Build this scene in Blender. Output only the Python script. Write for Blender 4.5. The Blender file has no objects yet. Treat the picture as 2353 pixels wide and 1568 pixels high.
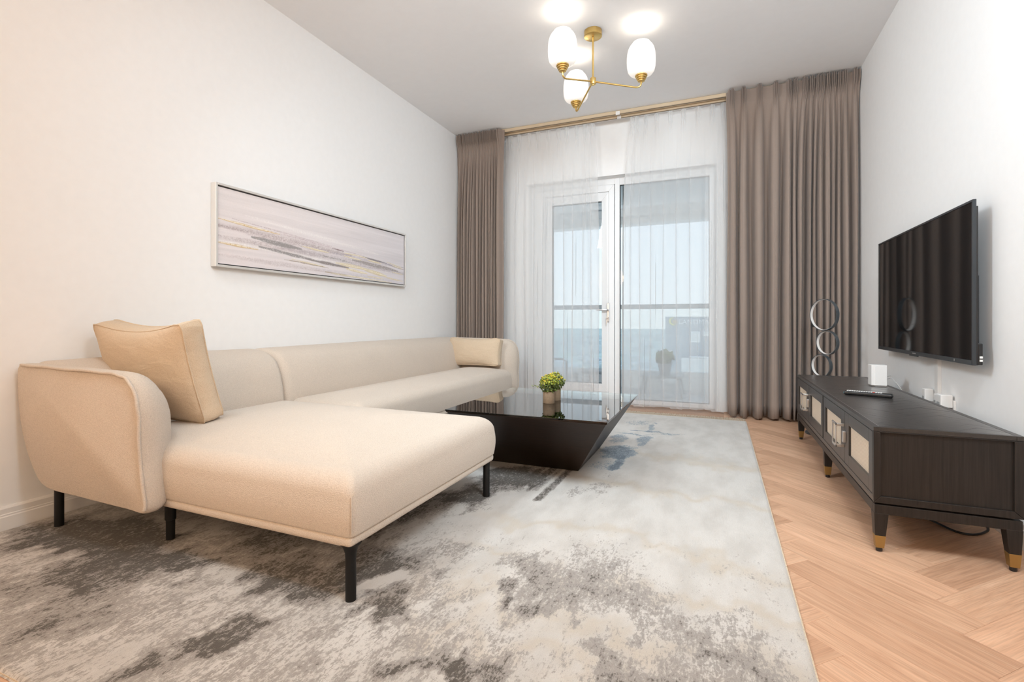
import bpy, bmesh, math, random
import numpy as np
from mathutils import Vector, Matrix

random.seed(7)
RNG = np.random.default_rng(11)
PI = math.pi
scene = bpy.context.scene
COL = scene.collection

# ------------------------------------------------------------------ camera, light, exposure
FPX, YAW, CAM_H, ROOM_H = 1130.0, math.atan(473.5 / 1130.0), 0.885, 3.0
HORIZON_PX = 737.0
W_PX, H_PX = 2353.0, 1568.0
cam_d = bpy.data.cameras.new('camera')
cam = bpy.data.objects.new('camera', cam_d)
COL.objects.link(cam)
cam.location = (0, 0, CAM_H)
cam.rotation_euler = (PI / 2, 0, YAW)
cam_d.sensor_width = 36.0
cam_d.sensor_fit = 'HORIZONTAL'
cam_d.lens = FPX / W_PX * 36.0
cam_d.shift_y = -(H_PX / 2 - HORIZON_PX) / W_PX
cam_d.clip_start = 0.05
cam_d.clip_end = 6000
scene.camera = cam

scene.view_settings.view_transform = 'Standard'
scene.view_settings.look = 'None'
scene.view_settings.gamma = 1.0
scene.view_settings.use_curve_mapping = False
scene.view_settings.exposure = 0.08

SKY_STRENGTH = 1.2
WARM_FILL = (1.0, 0.74, 0.49)
COOL = (0.78, 0.91, 1.0)
REAR_FILL_POWER = 54.0
NEAR_POWER = 9.0
FAR_POWER = 78.0
BULB_POWER = 1.9

world = bpy.data.worlds.new('sky')
scene.world = world
world.use_nodes = True
wn = world.node_tree
wn.nodes.clear()
w_out = wn.nodes.new('ShaderNodeOutputWorld')
w_bg = wn.nodes.new('ShaderNodeBackground')
w_tc = wn.nodes.new('ShaderNodeTexCoord')
w_sep = wn.nodes.new('ShaderNodeSeparateXYZ')
w_rmp = wn.nodes.new('ShaderNodeValToRGB')
w_rmp.color_ramp.elements[0].position = 0.0
w_rmp.color_ramp.elements[0].color = (0.80, 0.90, 0.98, 1)
w_rmp.color_ramp.elements[1].position = 0.7
w_rmp.color_ramp.elements[1].color = (0.56, 0.75, 1.0, 1)
wn.links.new(w_tc.outputs['Generated'], w_sep.inputs[0])
wn.links.new(w_sep.outputs['Z'], w_rmp.inputs[0])
wn.links.new(w_rmp.outputs[0], w_bg.inputs['Color'])
w_bg.inputs['Strength'].default_value = SKY_STRENGTH
wn.links.new(w_bg.outputs[0], w_out.inputs[0])


def area_light(name, loc, size, power, color, rot=(0, 0, 0), portal=False):
    d = bpy.data.lights.new(name, 'AREA')
    d.shape = 'RECTANGLE'
    d.size, d.size_y = size
    d.energy = power
    d.color = color
    if portal:
        d.cycles.is_portal = True
    o = bpy.data.objects.new(name, d)
    COL.objects.link(o)
    o.location = loc
    o.rotation_euler = rot
    return o


# sky portal in the window opening (guides sampling of the sky, adds no light)
area_light('window_portal', (-1.0, 5.42, 1.2), (1.96, 2.44), 0, (1, 1, 1), (-PI / 2, 0, 0), portal=True)
# added warm fill lights, unseen, behind the camera
for px_ in (-2.42, 0.45):
    pd_ = bpy.data.lights.new('rear_fill_light', 'POINT')
    pd_.energy = REAR_FILL_POWER
    pd_.color = WARM_FILL
    pd_.shadow_soft_size = 0.25
    po_ = bpy.data.objects.new('rear_fill_light', pd_)
    COL.objects.link(po_)
    po_.location = (px_, -1.7, 1.95)
# added cool fill light over the seating, unseen above the field of view
area_light('overhead_fill_light', (-1.0, 1.2, 2.97), (1.6, 1.0), NEAR_POWER, COOL)
far_fill_ = area_light('far_fill_light', (.50, .85, 2.86), (.9, 1.1), FAR_POWER, COOL, (math.radians(66), 0, math.radians(20)))  # added unseen fill panel, tilted to brighten the far end
far_fill_.data.spread = math.radians(125)
far_fill_ = area_light('far_fill_light', (-2.0, .85, 2.86), (.32, 1.1), FAR_POWER * .55, COOL, (math.radians(64), 0, math.radians(-36)))  # second added fill, narrow and unseen, turned towards the right wall
far_fill_.data.spread = math.radians(120)

scene.cycles.max_bounces = 10
scene.cycles.diffuse_bounces = 6
scene.cycles.glossy_bounces = 4
scene.cycles.transmission_bounces = 8
scene.cycles.transparent_max_bounces = 24
scene.cycles.sample_clamp_indirect = 6.0
scene.cycles.caustics_reflective = False
scene.cycles.caustics_refractive = False
scene.cycles.use_denoising = True


# ------------------------------------------------------------------ materials
def lin(r, g=None, b=None):
    if g is None:
        r, g, b = r
    def f(v):
        v /= 255.0
        return v / 12.92 if v <= 0.04045 else ((v + 0.055) / 1.055) ** 2.4
    return (f(r), f(g), f(b), 1.0)


class NT:
    def __init__(self, name):
        self.m = bpy.data.materials.new(name)
        self.m.use_nodes = True
        self.t = self.m.node_tree
        self.t.nodes.clear()
        self.out = self.n('ShaderNodeOutputMaterial')

    def n(self, kind, **kw):
        nd = self.t.nodes.new(kind)
        for k, v in kw.items():
            setattr(nd, k, v)
        return nd

    def l(self, a, b):
        self.t.links.new(a, b)

    def coord(self, which='Object', scale=(1, 1, 1), rnd=False):
        tc = self.n('ShaderNodeTexCoord')
        mp = self.n('ShaderNodeMapping')
        mp.inputs['Scale'].default_value = scale
        self.l(tc.outputs[which], mp.inputs['Vector'])
        if rnd:
            oi = self.n('ShaderNodeObjectInfo')
            mu = self.n('ShaderNodeMath', operation='MULTIPLY')
            mu.inputs[1].default_value = 37.0
            self.l(oi.outputs['Random'], mu.inputs[0])
            self.l(mu.outputs[0], mp.inputs['Location'])
        return mp.outputs[0]

    def noise(self, vec, scale, detail=4, rough=0.55, dist=0.0):
        nd = self.n('ShaderNodeTexNoise')
        nd.inputs['Scale'].default_value = scale
        nd.inputs['Detail'].default_value = detail
        nd.inputs['Roughness'].default_value = rough
        nd.inputs['Distortion'].default_value = dist
        if vec is not None:
            self.l(vec, nd.inputs['Vector'])
        return nd.outputs[0]

    def ramp(self, fac, stops):
        r = self.n('ShaderNodeValToRGB')
        e = r.color_ramp.elements
        while len(e) < len(stops):
            e.new(0.5)
        for i, (p, c) in enumerate(stops):
            e[i].position = p
            e[i].color = c if len(c) == 4 else (*c, 1)
        self.l(fac, r.inputs[0])
        return r.outputs[0]

    def mix(self, fac, a, b, mode='MIX'):
        nd = self.n('ShaderNodeMix', data_type='RGBA', blend_type=mode)
        for sock, v in ((nd.inputs[0], fac), (nd.inputs[6], a), (nd.inputs[7], b)):
            if hasattr(v, 'is_linked'):
                self.l(v, sock)
            else:
                sock.default_value = v
        return nd.outputs[2]

    def math(self, op, a, b=None, clamp=False):
        nd = self.n('ShaderNodeMath', operation=op, use_clamp=clamp)
        for i, v in enumerate((a, b)):
            if v is None:
                continue
            if hasattr(v, 'is_linked'):
                self.l(v, nd.inputs[i])
            else:
                nd.inputs[i].default_value = v
        return nd.outputs[0]

    def bump(self, height, strength=0.3, dist=0.002):
        b = self.n('ShaderNodeBump')
        b.inputs['Strength'].default_value = strength
        b.inputs['Distance'].default_value = dist
        self.l(height, b.inputs['Height'])
        return b.outputs[0]

    def pbr(self, color, rough=0.5, metal=0.0, spec=0.5, normal=None, coat=0.0, coat_rough=0.1,
            sheen=0.0, emit=None, emit_s=0.0, surface=True):
        p = self.n('ShaderNodeBsdfPrincipled')
        for key, v in (('Base Color', color), ('Roughness', rough), ('Metallic', metal), ('Specular IOR Level', spec),
                       ('Coat Weight', coat), ('Coat Roughness', coat_rough), ('Sheen Weight', sheen)):
            if hasattr(v, 'is_linked'):
                self.l(v, p.inputs[key])
            else:
                p.inputs[key].default_value = v
        if normal is not None:
            self.l(normal, p.inputs['Normal'])
        if emit is not None:
            p.inputs['Emission Color'].default_value = emit
            p.inputs['Emission Strength'].default_value = emit_s
        if surface:
            self.l(p.outputs[0], self.out.inputs[0])
        return p


def simple(name, color, rough=0.5, metal=0.0, spec=0.5, nscale=0, nstr=0.1, ndist=0.001, var=0.0, **kw):
    t = NT(name)
    c = color if len(color) == 4 else (*color, 1)
    col = c
    normal = None
    vec = t.coord()
    if var:
        nz = t.noise(vec, nscale * 0.35 if nscale else 8.0)
        dark = tuple(v * (1 - var) for v in c[:3]) + (1,)
        lite = tuple(min(1, v * (1 + var)) for v in c[:3]) + (1,)
        col = t.ramp(nz, [(0.3, dark), (0.7, lite)])
    if nscale:
        normal = t.bump(t.noise(vec, nscale), nstr, ndist)
    t.pbr(col, rough, metal, spec, normal, **kw)
    return t.m


def mat_wall():
    return simple('wall_paint', (0.865, 0.86, 0.855), 0.85, spec=0.15, nscale=60, nstr=0.04, ndist=0.001, var=0.01)


def mat_oak():
    t = NT('oak_plank')
    oi = t.n('ShaderNodeObjectInfo')
    vec = t.coord('Object', (1.4, 14, 14), rnd=True)
    n1 = t.noise(vec, 2.2, 6, 0.6, 1.2)
    vec2 = t.coord('Object', (3, 110, 110), rnd=True)
    n2 = t.noise(vec2, 2.0, 4, 0.6)
    c = t.ramp(n1, [(0.25, (0.50, 0.285, 0.175)), (0.5, (0.62, 0.375, 0.24)), (0.75, (0.70, 0.45, 0.30))])
    f = t.ramp(n2, [(0.35, (0.82, 0.82, 0.82)), (0.6, (1.03, 1.03, 1.03))])
    c = t.mix(1.0, c, f, 'MULTIPLY')
    tone = t.ramp(oi.outputs['Random'], [(0.0, (0.84, 0.81, 0.79)), (0.5, (0.99, 0.99, 0.99)), (1.0, (1.09, 1.09, 1.10))])
    c = t.mix(1.0, c, tone, 'MULTIPLY')
    t.pbr(c, 0.42, spec=0.35, normal=t.bump(n2, 0.06, 0.001))
    return t.m


def mat_fabric(name, color, color2, scale=330, strength=0.55, dist=0.003, wrinkle=0.0):
    t = NT(name)
    vec = t.coord()
    n = t.noise(vec, scale, 3, 0.6)
    big = t.noise(vec, 5, 3)
    c = t.ramp(n, [(0.3, color2), (0.62, color)])
    c = t.mix(0.12, c, t.ramp(big, [(0.3, color2), (0.7, color)]))
    h = n
    nrm = t.bump(h, strength, dist)
    if wrinkle:
        w = t.noise(t.coord('Object', (1, 1, 2.2)), 7, 3, 0.5, 0.6)
        b2 = t.n('ShaderNodeBump')
        b2.inputs['Strength'].default_value = wrinkle
        b2.inputs['Distance'].default_value = 0.02
        t.l(w, b2.inputs['Height'])
        t.l(nrm, b2.inputs['Normal'])
        nrm = b2.outputs[0]
    t.pbr(c, 0.95, spec=0.1, normal=nrm, sheen=0.15)
    return t.m


def mat_darkwood(name, base, axis='z', rough=0.38, coat=0.0, spec=0.5):
    t = NT(name)
    sc = {'x': (4, 160, 160), 'y': (160, 4, 160), 'z': (160, 160, 4)}[axis]
    n = t.noise(t.coord('Object', sc, rnd=True), 1.0, 4, 0.65)
    c = t.ramp(n, [(0.3, tuple(v * 0.6 for v in base)), (0.7, tuple(v * 1.35 for v in base))])
    t.pbr(c, rough, spec=spec, normal=t.bump(n, 0.25, 0.0012), coat=coat, coat_rough=0.3)
    return t.m


def mat_glass(name='clear_glass', tint=(0.97, 0.99, 0.985, 1), ior=1.5, boost=1.0):
    t = NT(name)
    tr = t.n('ShaderNodeBsdfTransparent')
    tr.inputs[0].default_value = tint
    gl = t.n('ShaderNodeBsdfGlossy')
    gl.inputs['Roughness'].default_value = 0.0
    fr = t.n('ShaderNodeFresnel')
    fr.inputs['IOR'].default_value = ior
    mx = t.n('ShaderNodeMixShader')
    fac = fr.outputs[0]
    if boost != 1.0:
        fac = t.math('MULTIPLY', fac, boost, True)
    t.l(fac, mx.inputs[0])
    t.l(tr.outputs[0], mx.inputs[1])
    t.l(gl.outputs[0], mx.inputs[2])
    t.l(mx.outputs[0], t.out.inputs[0])
    return t.m


def mat_sheer():
    # thin voile: the open share of the weave falls as the cloth turns away from the view
    t = NT('sheer_voile')
    geo = t.n('ShaderNodeNewGeometry')
    dot = t.n('ShaderNodeVectorMath', operation='DOT_PRODUCT')
    t.l(geo.outputs['Normal'], dot.inputs[0])
    t.l(geo.outputs['Incoming'], dot.inputs[1])
    ab = t.math('ABSOLUTE', dot.outputs['Value'])
    ab = t.math('MAXIMUM', ab, 0.45)
    inv = t.math('DIVIDE', 1.0, ab)
    opn = t.math('POWER', SHEER_OPEN, inv)
    tr = t.n('ShaderNodeBsdfTransparent')
    df = t.n('ShaderNodeBsdfDiffuse')
    df.inputs[0].default_value = (0.93, 0.93, 0.93, 1)
    tl = t.n('ShaderNodeBsdfTranslucent')
    tl.inputs[0].default_value = (0.93, 0.93, 0.93, 1)
    m1 = t.n('ShaderNodeMixShader')
    m1.inputs[0].default_value = 0.5
    t.l(df.outputs[0], m1.inputs[1])
    t.l(tl.outputs[0], m1.inputs[2])
    m2 = t.n('ShaderNodeMixShader')
    t.l(opn, m2.inputs[0])
    t.l(m1.outputs[0], m2.inputs[1])
    t.l(tr.outputs[0], m2.inputs[2])
    t.l(m2.outputs[0], t.out.inputs[0])
    return t.m


SHEER_OPEN = 0.50


def mat_rug():
    t = NT('rug_pile')
    at = t.n('ShaderNodeAttribute', attribute_name='pattern')
    sep = t.n('ShaderNodeSeparateColor')
    t.l(at.outputs['Color'], sep.inputs[0])
    dens, warm, blue = sep.outputs[0], sep.outputs[1], sep.outputs[2]
    # speckle: fine noise drawn out along the weave
    n1 = t.noise(t.coord('Object', (150, 44, 40)), 1.0, 6, 0.68, 0.4)
    nb = t.noise(t.coord('Object', (85, 75, 80)), 1.0, 5, 0.66, 0.6)
    n2 = t.noise(t.coord('Object', (30, 15, 20)), 1.0, 6, 0.66, 0.6)
    n3 = t.noise(t.coord('Object', (420, 300, 300)), 1.0, 2, 0.6)
    s = t.math('ADD', t.math('MULTIPLY', n1, 0.42), t.math('MULTIPLY', nb, 0.30))
    s = t.math('ADD', s, t.math('MULTIPLY', n2, 0.28))
    s = t.math('ADD', s, t.math('MULTIPLY', t.math('SUBTRACT', n3, 0.5), 0.14))
    thr = t.math('SUBTRACT', 0.715, t.math('MULTIPLY', dens, 0.40))
    k = t.math('ADD', t.math('MULTIPLY', t.math('SUBTRACT', s, thr), 15.0), 0.5, True)
    thr2 = t.math('SUBTRACT', 0.845, t.math('MULTIPLY', dens, 0.40))
    k2 = t.math('ADD', t.math('MULTIPLY', t.math('SUBTRACT', s, thr2), 12.0), 0.5, True)
    light = t.mix(warm, t.ramp(t.noise(t.coord('Object', (9, 4, 4)), 1.0, 4), [(0.35, (0.545, 0.515, 0.48)), (0.6, (0.635, 0.605, 0.57))]), (0.53, 0.45, 0.355, 1))
    light = t.mix(t.ramp(n3, [(0.35, (0, 0, 0)), (0.7, (1, 1, 1))]), t.mix(0.20, light, (0.30, 0.27, 0.24, 1)), light)
    grey = t.mix(blue, (0.345, 0.315, 0.29, 1), (0.30, 0.335, 0.365, 1))
    dark = t.mix(blue, (0.105, 0.092, 0.080, 1), (0.17, 0.20, 0.23, 1))
    c = t.mix(k, light, grey)
    c = t.mix(k2, c, dark)
    pile = t.noise(t.coord('Object', (330, 330, 330)), 1.0, 3, 0.7)
    h = t.math('ADD', pile, t.math('MULTIPLY', n1, 0.8))
    t.pbr(c, 0.96, spec=0.05, normal=t.bump(h, 0.5, 0.006), sheen=0.1)
    return t.m


M = {}
M['wall'] = mat_wall()
M['ceiling'] = simple('ceiling_paint', (0.88, 0.885, 0.895), 0.9, spec=0.1, nscale=50, nstr=0.03, var=0.008)
M['skirting'] = simple('skirting_paint', (0.80, 0.79, 0.78), 0.45, spec=0.4, nscale=40, nstr=0.02)
M['oak'] = mat_oak()
M['subfloor'] = simple('oak_floor_base', (0.42, 0.25, 0.16), 0.6, nscale=30, var=0.1)
M['sofa'] = mat_fabric('sofa_boucle', (0.665, 0.575, 0.490), (0.53, 0.450, 0.375), 300, 0.7, 0.004)
M['cushion'] = mat_fabric('cushion_fleece', (0.66, 0.525, 0.385), (0.50, 0.385, 0.27), 420, 0.45, 0.003, 0.35)
M['curtain'] = mat_fabric('curtain_satin', (0.30, 0.236, 0.198), (0.255, 0.20, 0.168), 500, 0.08, 0.001)
M['sheer'] = mat_sheer()
M['black_metal'] = simple('black_metal', (0.007, 0.0065, 0.006), 0.5, metal=0.0, spec=0.3, nscale=200, nstr=0.05)
M['brass'] = simple('brushed_brass', (0.68, 0.47, 0.17), 0.33, metal=1.0, nscale=150, nstr=0.03)
M['old_brass'] = simple('aged_brass_cap', (0.36, 0.235, 0.085), 0.42, metal=0.85, nscale=150, nstr=0.05)
M['chrome'] = simple('satin_steel', (0.66, 0.66, 0.66), 0.3, metal=1.0, nscale=120, nstr=0.03)
M['upvc'] = simple('white_upvc', (0.78, 0.78, 0.78), 0.35, spec=0.5, nscale=30, nstr=0.01)
M['gasket'] = simple('dark_gasket', (0.03, 0.035, 0.037), 0.6, nscale=80)
M['glass'] = mat_glass()
M['table_glass'] = mat_glass('table_glass', (0.86, 0.94, 0.93, 1), 1.52, 1.55)
M['espresso'] = mat_darkwood('espresso_veneer', (0.019, 0.0095, 0.0055), 'x', 0.40, 0.0, 0.28)
M['ebony'] = mat_darkwood('ebony_stained_oak', (0.017, 0.0135, 0.0115), 'z', 0.40, 0.0, 0.3)
M['ebony_y'] = mat_darkwood('ebony_stained_oak_rail', (0.018, 0.0148, 0.0128), 'y', 0.40, 0.4)
M['parquet'] = mat_darkwood('ebony_parquet', (0.030, 0.026, 0.024), 'x', 0.30, 0.6)
M['rug'] = mat_rug()
M['fringe'] = mat_fabric('rug_fringe', (0.68, 0.56, 0.42), (0.50, 0.40, 0.28), 160, 0.9, 0.005)
M['rail'] = simple('beige_track', (0.60, 0.47, 0.32), 0.4, spec=0.4, nscale=60, nstr=0.02)
M['groove'] = simple('track_groove', (0.10, 0.075, 0.05), 0.6, nscale=60)
M['plastic_white'] = simple('white_plastic', (0.78, 0.76, 0.74), 0.35, nscale=90, nstr=0.01)
M['plastic_black'] = simple('black_plastic', (0.012, 0.012, 0.013), 0.35, nscale=120, nstr=0.02)
M['screen'] = simple('tv_screen', (0.006, 0.006, 0.007), 0.05, spec=0.2, nscale=0)
M['bezel'] = simple('tv_bezel', (0.02, 0.024, 0.028), 0.28, spec=0.6, nscale=160, nstr=0.02)
M['key_white'] = simple('remote_key', (0.75, 0.74, 0.72), 0.5, nscale=90)
M['key_red'] = simple('remote_red_key', (0.6, 0.03, 0.02), 0.5, nscale=90)
M['key_blue'] = simple('remote_end', (0.05, 0.25, 0.30), 0.2, spec=0.8, nscale=90)
M['silver'] = simple('champagne_frame', (0.80, 0.775, 0.74), 0.35, metal=0.55, nscale=90, nstr=0.03)
M['ring'] = simple('dark_ring_metal', (0.045, 0.055, 0.062), 0.35, spec=0.6, nscale=90, nstr=0.02)
M['led_strip'] = simple('frosted_strip', (0.80, 0.77, 0.74), 0.5, nscale=90)
M['pot'] = simple('kraft_pot', (0.21, 0.145, 0.09), 0.8, nscale=300, nstr=0.1, var=0.1)
M['soil'] = simple('potting_soil', (0.03, 0.02, 0.012), 0.9, nscale=300, nstr=0.5)
M['stem'] = simple('plant_stem', (0.09, 0.10, 0.03), 0.7, nscale=100)
M['yellow'] = simple('yellow_flower', (0.70, 0.47, 0.03), 0.6, nscale=100)
M['balcony'] = simple('balcony_tile', (0.78, 0.78, 0.78), 0.6, nscale=30, var=0.04)
M['balcony_paint'] = simple('balcony_render', (0.86, 0.85, 0.84), 0.8, nscale=40, var=0.02)
M['handrail'] = simple('grey_handrail', (0.40, 0.43, 0.46), 0.4, metal=0.2, nscale=60)
M['out_table'] = simple('outdoor_grey', (0.34, 0.37, 0.40), 0.5, nscale=60)
M['out_white'] = simple('outdoor_white', (0.80, 0.80, 0.80), 0.6, nscale=60)
M['facade'] = simple('blue_grey_facade', (0.36, 0.42, 0.47), 0.6, nscale=3, var=0.04)
M['facade_light'] = simple('pale_facade', (0.66, 0.69, 0.70), 0.7, nscale=3, var=0.04)
M['sign_white'] = simple('sign_white', (0.88, 0.90, 0.91), 0.5, nscale=20)
M['sign_yellow'] = simple('sign_yellow', (0.80, 0.72, 0.28), 0.5, nscale=20)
M['sign_orange'] = simple('sign_orange', (0.78, 0.58, 0.36), 0.5, nscale=20)
M['cable_grey'] = simple('grey_cable', (0.40, 0.39, 0.38), 0.5, nscale=90)


def mat_leaf():
    t = NT('plant_leaf')
    at = t.n('ShaderNodeAttribute', attribute_name='pattern')
    n = t.noise(t.coord('Object', (1, 1, 1)), 90, 2)
    c = t.mix(t.ramp(n, [(0.35, (0, 0, 0)), (0.65, (1, 1, 1))]), at.outputs['Color'],
              t.mix(0.5, at.outputs['Color'], (0.30, 0.33, 0.05, 1)))
    t.pbr(c, 0.55, spec=0.3)
    return t.m


def mat_rattan():
    t = NT('woven_cane')
    vec = t.coord('Object', (1, 1, 1))
    sp = t.n('ShaderNodeSeparateXYZ')
    t.l(vec, sp.inputs[0])
    z = t.math('SINE', t.math('MULTIPLY', sp.outputs['Z'], 2 * PI / 0.0052))
    y = t.math('SINE', t.math('MULTIPLY', sp.outputs['Y'], 2 * PI / 0.0075))
    g = t.math('ADD', t.math('MULTIPLY', z, 0.75), t.math('MULTIPLY', y, 0.25))
    g = t.math('ADD', t.math('MULTIPLY', g, 0.5), 0.5)
    c = t.ramp(g, [(0.1, (0.40, 0.28, 0.18)), (0.45, (0.74, 0.62, 0.48)), (0.9, (0.82, 0.72, 0.60))])
    t.pbr(c, 0.6, spec=0.3, normal=t.bump(g, 0.5, 0.001))
    return t.m


def mat_painting():
    t = NT('painted_canvas')
    at = t.n('ShaderNodeAttribute', attribute_name='pattern')
    n = t.noise(t.coord('Object', (1, 90, 300)), 1.0, 3)
    c = t.mix(0.06, at.outputs['Color'], t.ramp(n, [(0.3, (0.3, 0.27, 0.26)), (0.7, (0.9, 0.88, 0.87))]))
    t.pbr(c, 0.6, spec=0.25, normal=t.bump(n, 0.2, 0.001))
    return t.m


def mat_city():
    t = NT('city_ground')  # pale tones stand in for distance haze
    n1 = t.noise(t.coord('Object', (1, 1, 1)), 0.012, 8, 0.75)
    n2 = t.noise(t.coord('Object', (1, 1, 1)), 0.12, 4, 0.7)
    c = t.ramp(n1, [(0.34, (0.44, 0.54, 0.43)), (0.5, (0.58, 0.64, 0.58)), (0.66, (0.80, 0.82, 0.81))])
    c = t.mix(0.35, c, t.ramp(n2, [(0.4, (0.50, 0.57, 0.50)), (0.62, (0.95, 0.95, 0.95))]))
    t.pbr(c, 0.9, spec=0.0)
    return t.m


def mat_shade():
    t = NT('opal_glass_shade')
    p = t.pbr((0.86, 0.85, 0.83, 1), 0.3, spec=0.5, emit=(1.0, 0.90, 0.80, 1), emit_s=0.40,
              normal=t.bump(t.noise(t.coord(), 30), 0.02, 0.001))
    return t.m


M['leaf'] = mat_leaf()
M['rattan'] = mat_rattan()
M['painting'] = mat_painting()
M['city'] = mat_city()
M['shade'] = mat_shade()

# ------------------------------------------------------------------ builders
ORG = {}


def tag(o, label=None, cat=None, group=None, kind=None):
    if label:
        o['label'] = label
    if cat:
        o['category'] = cat
    if group:
        o['group'] = group
    if kind:
        o['kind'] = kind
    return o


def empty(name, loc, label=None, cat=None, group=None, kind=None):
    o = bpy.data.objects.new(name, None)
    COL.objects.link(o)
    o.location = loc
    o.empty_display_size = 0.1
    ORG[o.name] = Vector(loc)
    return tag(o, label, cat, group, kind)


def link(name, me, mat, parent=None, loc=None, smooth=None, bevel=0.0, seg=2):
    """mesh in world coordinates -> object at its parent's origin (or at loc)"""
    o = bpy.data.objects.new(name, me)
    COL.objects.link(o)
    if mat is not None and not me.materials:
        me.materials.append(mat)
    org = ORG[parent.name] if parent is not None else Vector(loc if loc is not None else (0, 0, 0))
    if org.length > 0:
        me.transform(Matrix.Translation(-org))
    if parent is not None:
        o.parent = parent
    else:
        o.location = org
    ORG[o.name] = org.copy()
    if bevel:
        b = o.modifiers.new('bevel', 'BEVEL')
        b.width = bevel
        b.segments = seg
        b.limit_method = 'ANGLE'
        b.angle_limit = math.radians(35)
        b.harden_normals = False
    if smooth is not None:
        me.polygons.foreach_set('use_smooth', [True] * len(me.polygons))
        if smooth < 179:
            me.set_sharp_from_angle(angle=math.radians(smooth))
    return o


class MB:
    def __init__(self):
        self.v, self.f = [], []

    def add(self, vs, fs):
        k = len(self.v)
        self.v += [tuple(p) for p in vs]
        self.f += [tuple(i + k for i in q) for q in fs]
        return self

    def box(self, x0, x1, y0, y1, z0, z1):
        return self.add([(x0, y0, z0), (x1, y0, z0), (x1, y1, z0), (x0, y1, z0),
                         (x0, y0, z1), (x1, y0, z1), (x1, y1, z1), (x0, y1, z1)],
                        [(0, 3, 2, 1), (4, 5, 6, 7), (0, 1, 5, 4), (1, 2, 6, 5), (2, 3, 7, 6), (3, 0, 4, 7)])

    def frustum(self, lo, hi):
        """lo, hi: (x0,x1,y0,y1,z)"""
        a, b = lo, hi
        return self.add([(a[0], a[2], a[4]), (a[1], a[2], a[4]), (a[1], a[3], a[4]), (a[0], a[3], a[4]),
                         (b[0], b[2], b[4]), (b[1], b[2], b[4]), (b[1], b[3], b[4]), (b[0], b[3], b[4])],
                        [(0, 3, 2, 1), (4, 5, 6, 7), (0, 1, 5, 4), (1, 2, 6, 5), (2, 3, 7, 6), (3, 0, 4, 7)])

    def lathe(self, prof, c, n=32, axis='z', cap=True):
        vs, fs = [], []
        for r, h in prof:
            for k in range(n):
                a = 2 * PI * k / n
                if axis == 'z':
                    vs.append((c[0] + r * math.cos(a), c[1] + r * math.sin(a), c[2] + h))
                elif axis == 'x':
                    vs.append((c[0] + h, c[1] + r * math.cos(a), c[2] + r * math.sin(a)))
                else:
                    vs.append((c[0] + r * math.sin(a), c[1] + h, c[2] + r * math.cos(a)))
        for i in range(len(prof) - 1):
            for k in range(n):
                k2 = (k + 1) % n
                fs.append((i * n + k, i * n + k2, (i + 1) * n + k2, (i + 1) * n + k))
        if cap:
            fs.append(tuple(reversed(range(n))))
            fs.append(tuple(range((len(prof) - 1) * n, len(prof) * n)))
        return self.add(vs, fs)

    def tube(self, path, r, n=10, closed=False, cap=True):
        P = [Vector(p) for p in path]
        m = len(P)
        vs, fs = [], []
        prev = None
        for i in range(m):
            if closed:
                t = P[(i + 1) % m] - P[i - 1]
            else:
                t = P[min(i + 1, m - 1)] - P[max(i - 1, 0)]
            t.normalize()
            if prev is None:
                a = Vector((0, 0, 1)) if abs(t.z) < 0.9 else Vector((1, 0, 0))
                u = t.cross(a).normalized()
            else:
                u = (prev - t * prev.dot(t)).normalized()
            prev = u
            w = t.cross(u)
            rr = r[i] if hasattr(r, '__len__') else r
            for k in range(n):
                a = 2 * PI * k / n
                vs.append(P[i] + (u * math.cos(a) + w * math.sin(a)) * rr)
        for i in range(m if closed else m - 1):
            j = (i + 1) % m
            for k in range(n):
                k2 = (k + 1) % n
                fs.append((i * n + k, i * n + k2, j * n + k2, j * n + k))
        if not closed and cap:
            fs.append(tuple(reversed(range(n))))
            fs.append(tuple(range((m - 1) * n, m * n)))
        return self.add(vs, fs)

    def prism(self, poly, axis, a0, a1):
        """2-D polygon extruded along axis; poly in the other two coords, in xyz order"""
        def pt(p, a):
            return {'x': (a, p[0], p[1]), 'y': (p[0], a, p[1]), 'z': (p[0], p[1], a)}[axis]
        n = len(poly)
        vs = [pt(p, a0) for p in poly] + [pt(p, a1) for p in poly]
        fs = [tuple(range(n)), tuple(reversed(range(n, 2 * n)))]
        fs += [(i, i + n, (i + 1) % n + n, (i + 1) % n) for i in range(n)]
        return self.add(vs, fs)

    def mesh(self, name='mesh'):
        me = bpy.data.meshes.new(name)
        me.from_pydata(self.v, [], self.f)
        bm = bmesh.new()
        bm.from_mesh(me)
        bmesh.ops.recalc_face_normals(bm, faces=bm.faces)
        bm.to_mesh(me)
        bm.free()
        return me

    def build(self, name, mat, parent=None, loc=None, smooth=None, bevel=0.0, seg=2):
        return link(name, self.mesh(name), mat, parent, loc, smooth, bevel, seg)


def grid_mesh(name, pts, closed_u=False):
    """pts: array (rows, cols, 3)"""
    r, c = pts.shape[:2]
    me = bpy.data.meshes.new(name)
    idx = np.arange(r * c).reshape(r, c)
    nc = c if closed_u else c - 1
    a = idx[:-1, :nc]
    b = np.roll(idx, -1, axis=1)[:-1, :nc]
    d = idx[1:, :nc]
    e = np.roll(idx, -1, axis=1)[1:, :nc]
    quads = np.stack([a, b, e, d], axis=-1).reshape(-1, 4)
    me.vertices.add(r * c)
    me.vertices.foreach_set('co', np.ascontiguousarray(pts.reshape(-1), dtype=np.float32))
    nq = len(quads)
    me.loops.add(nq * 4)
    me.loops.foreach_set('vertex_index', quads.reshape(-1).astype(np.int32))
    me.polygons.add(nq)
    me.polygons.foreach_set('loop_start', np.arange(0, nq * 4, 4, dtype=np.int32))
    me.update(calc_edges=True)
    me.validate()
    return me


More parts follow.
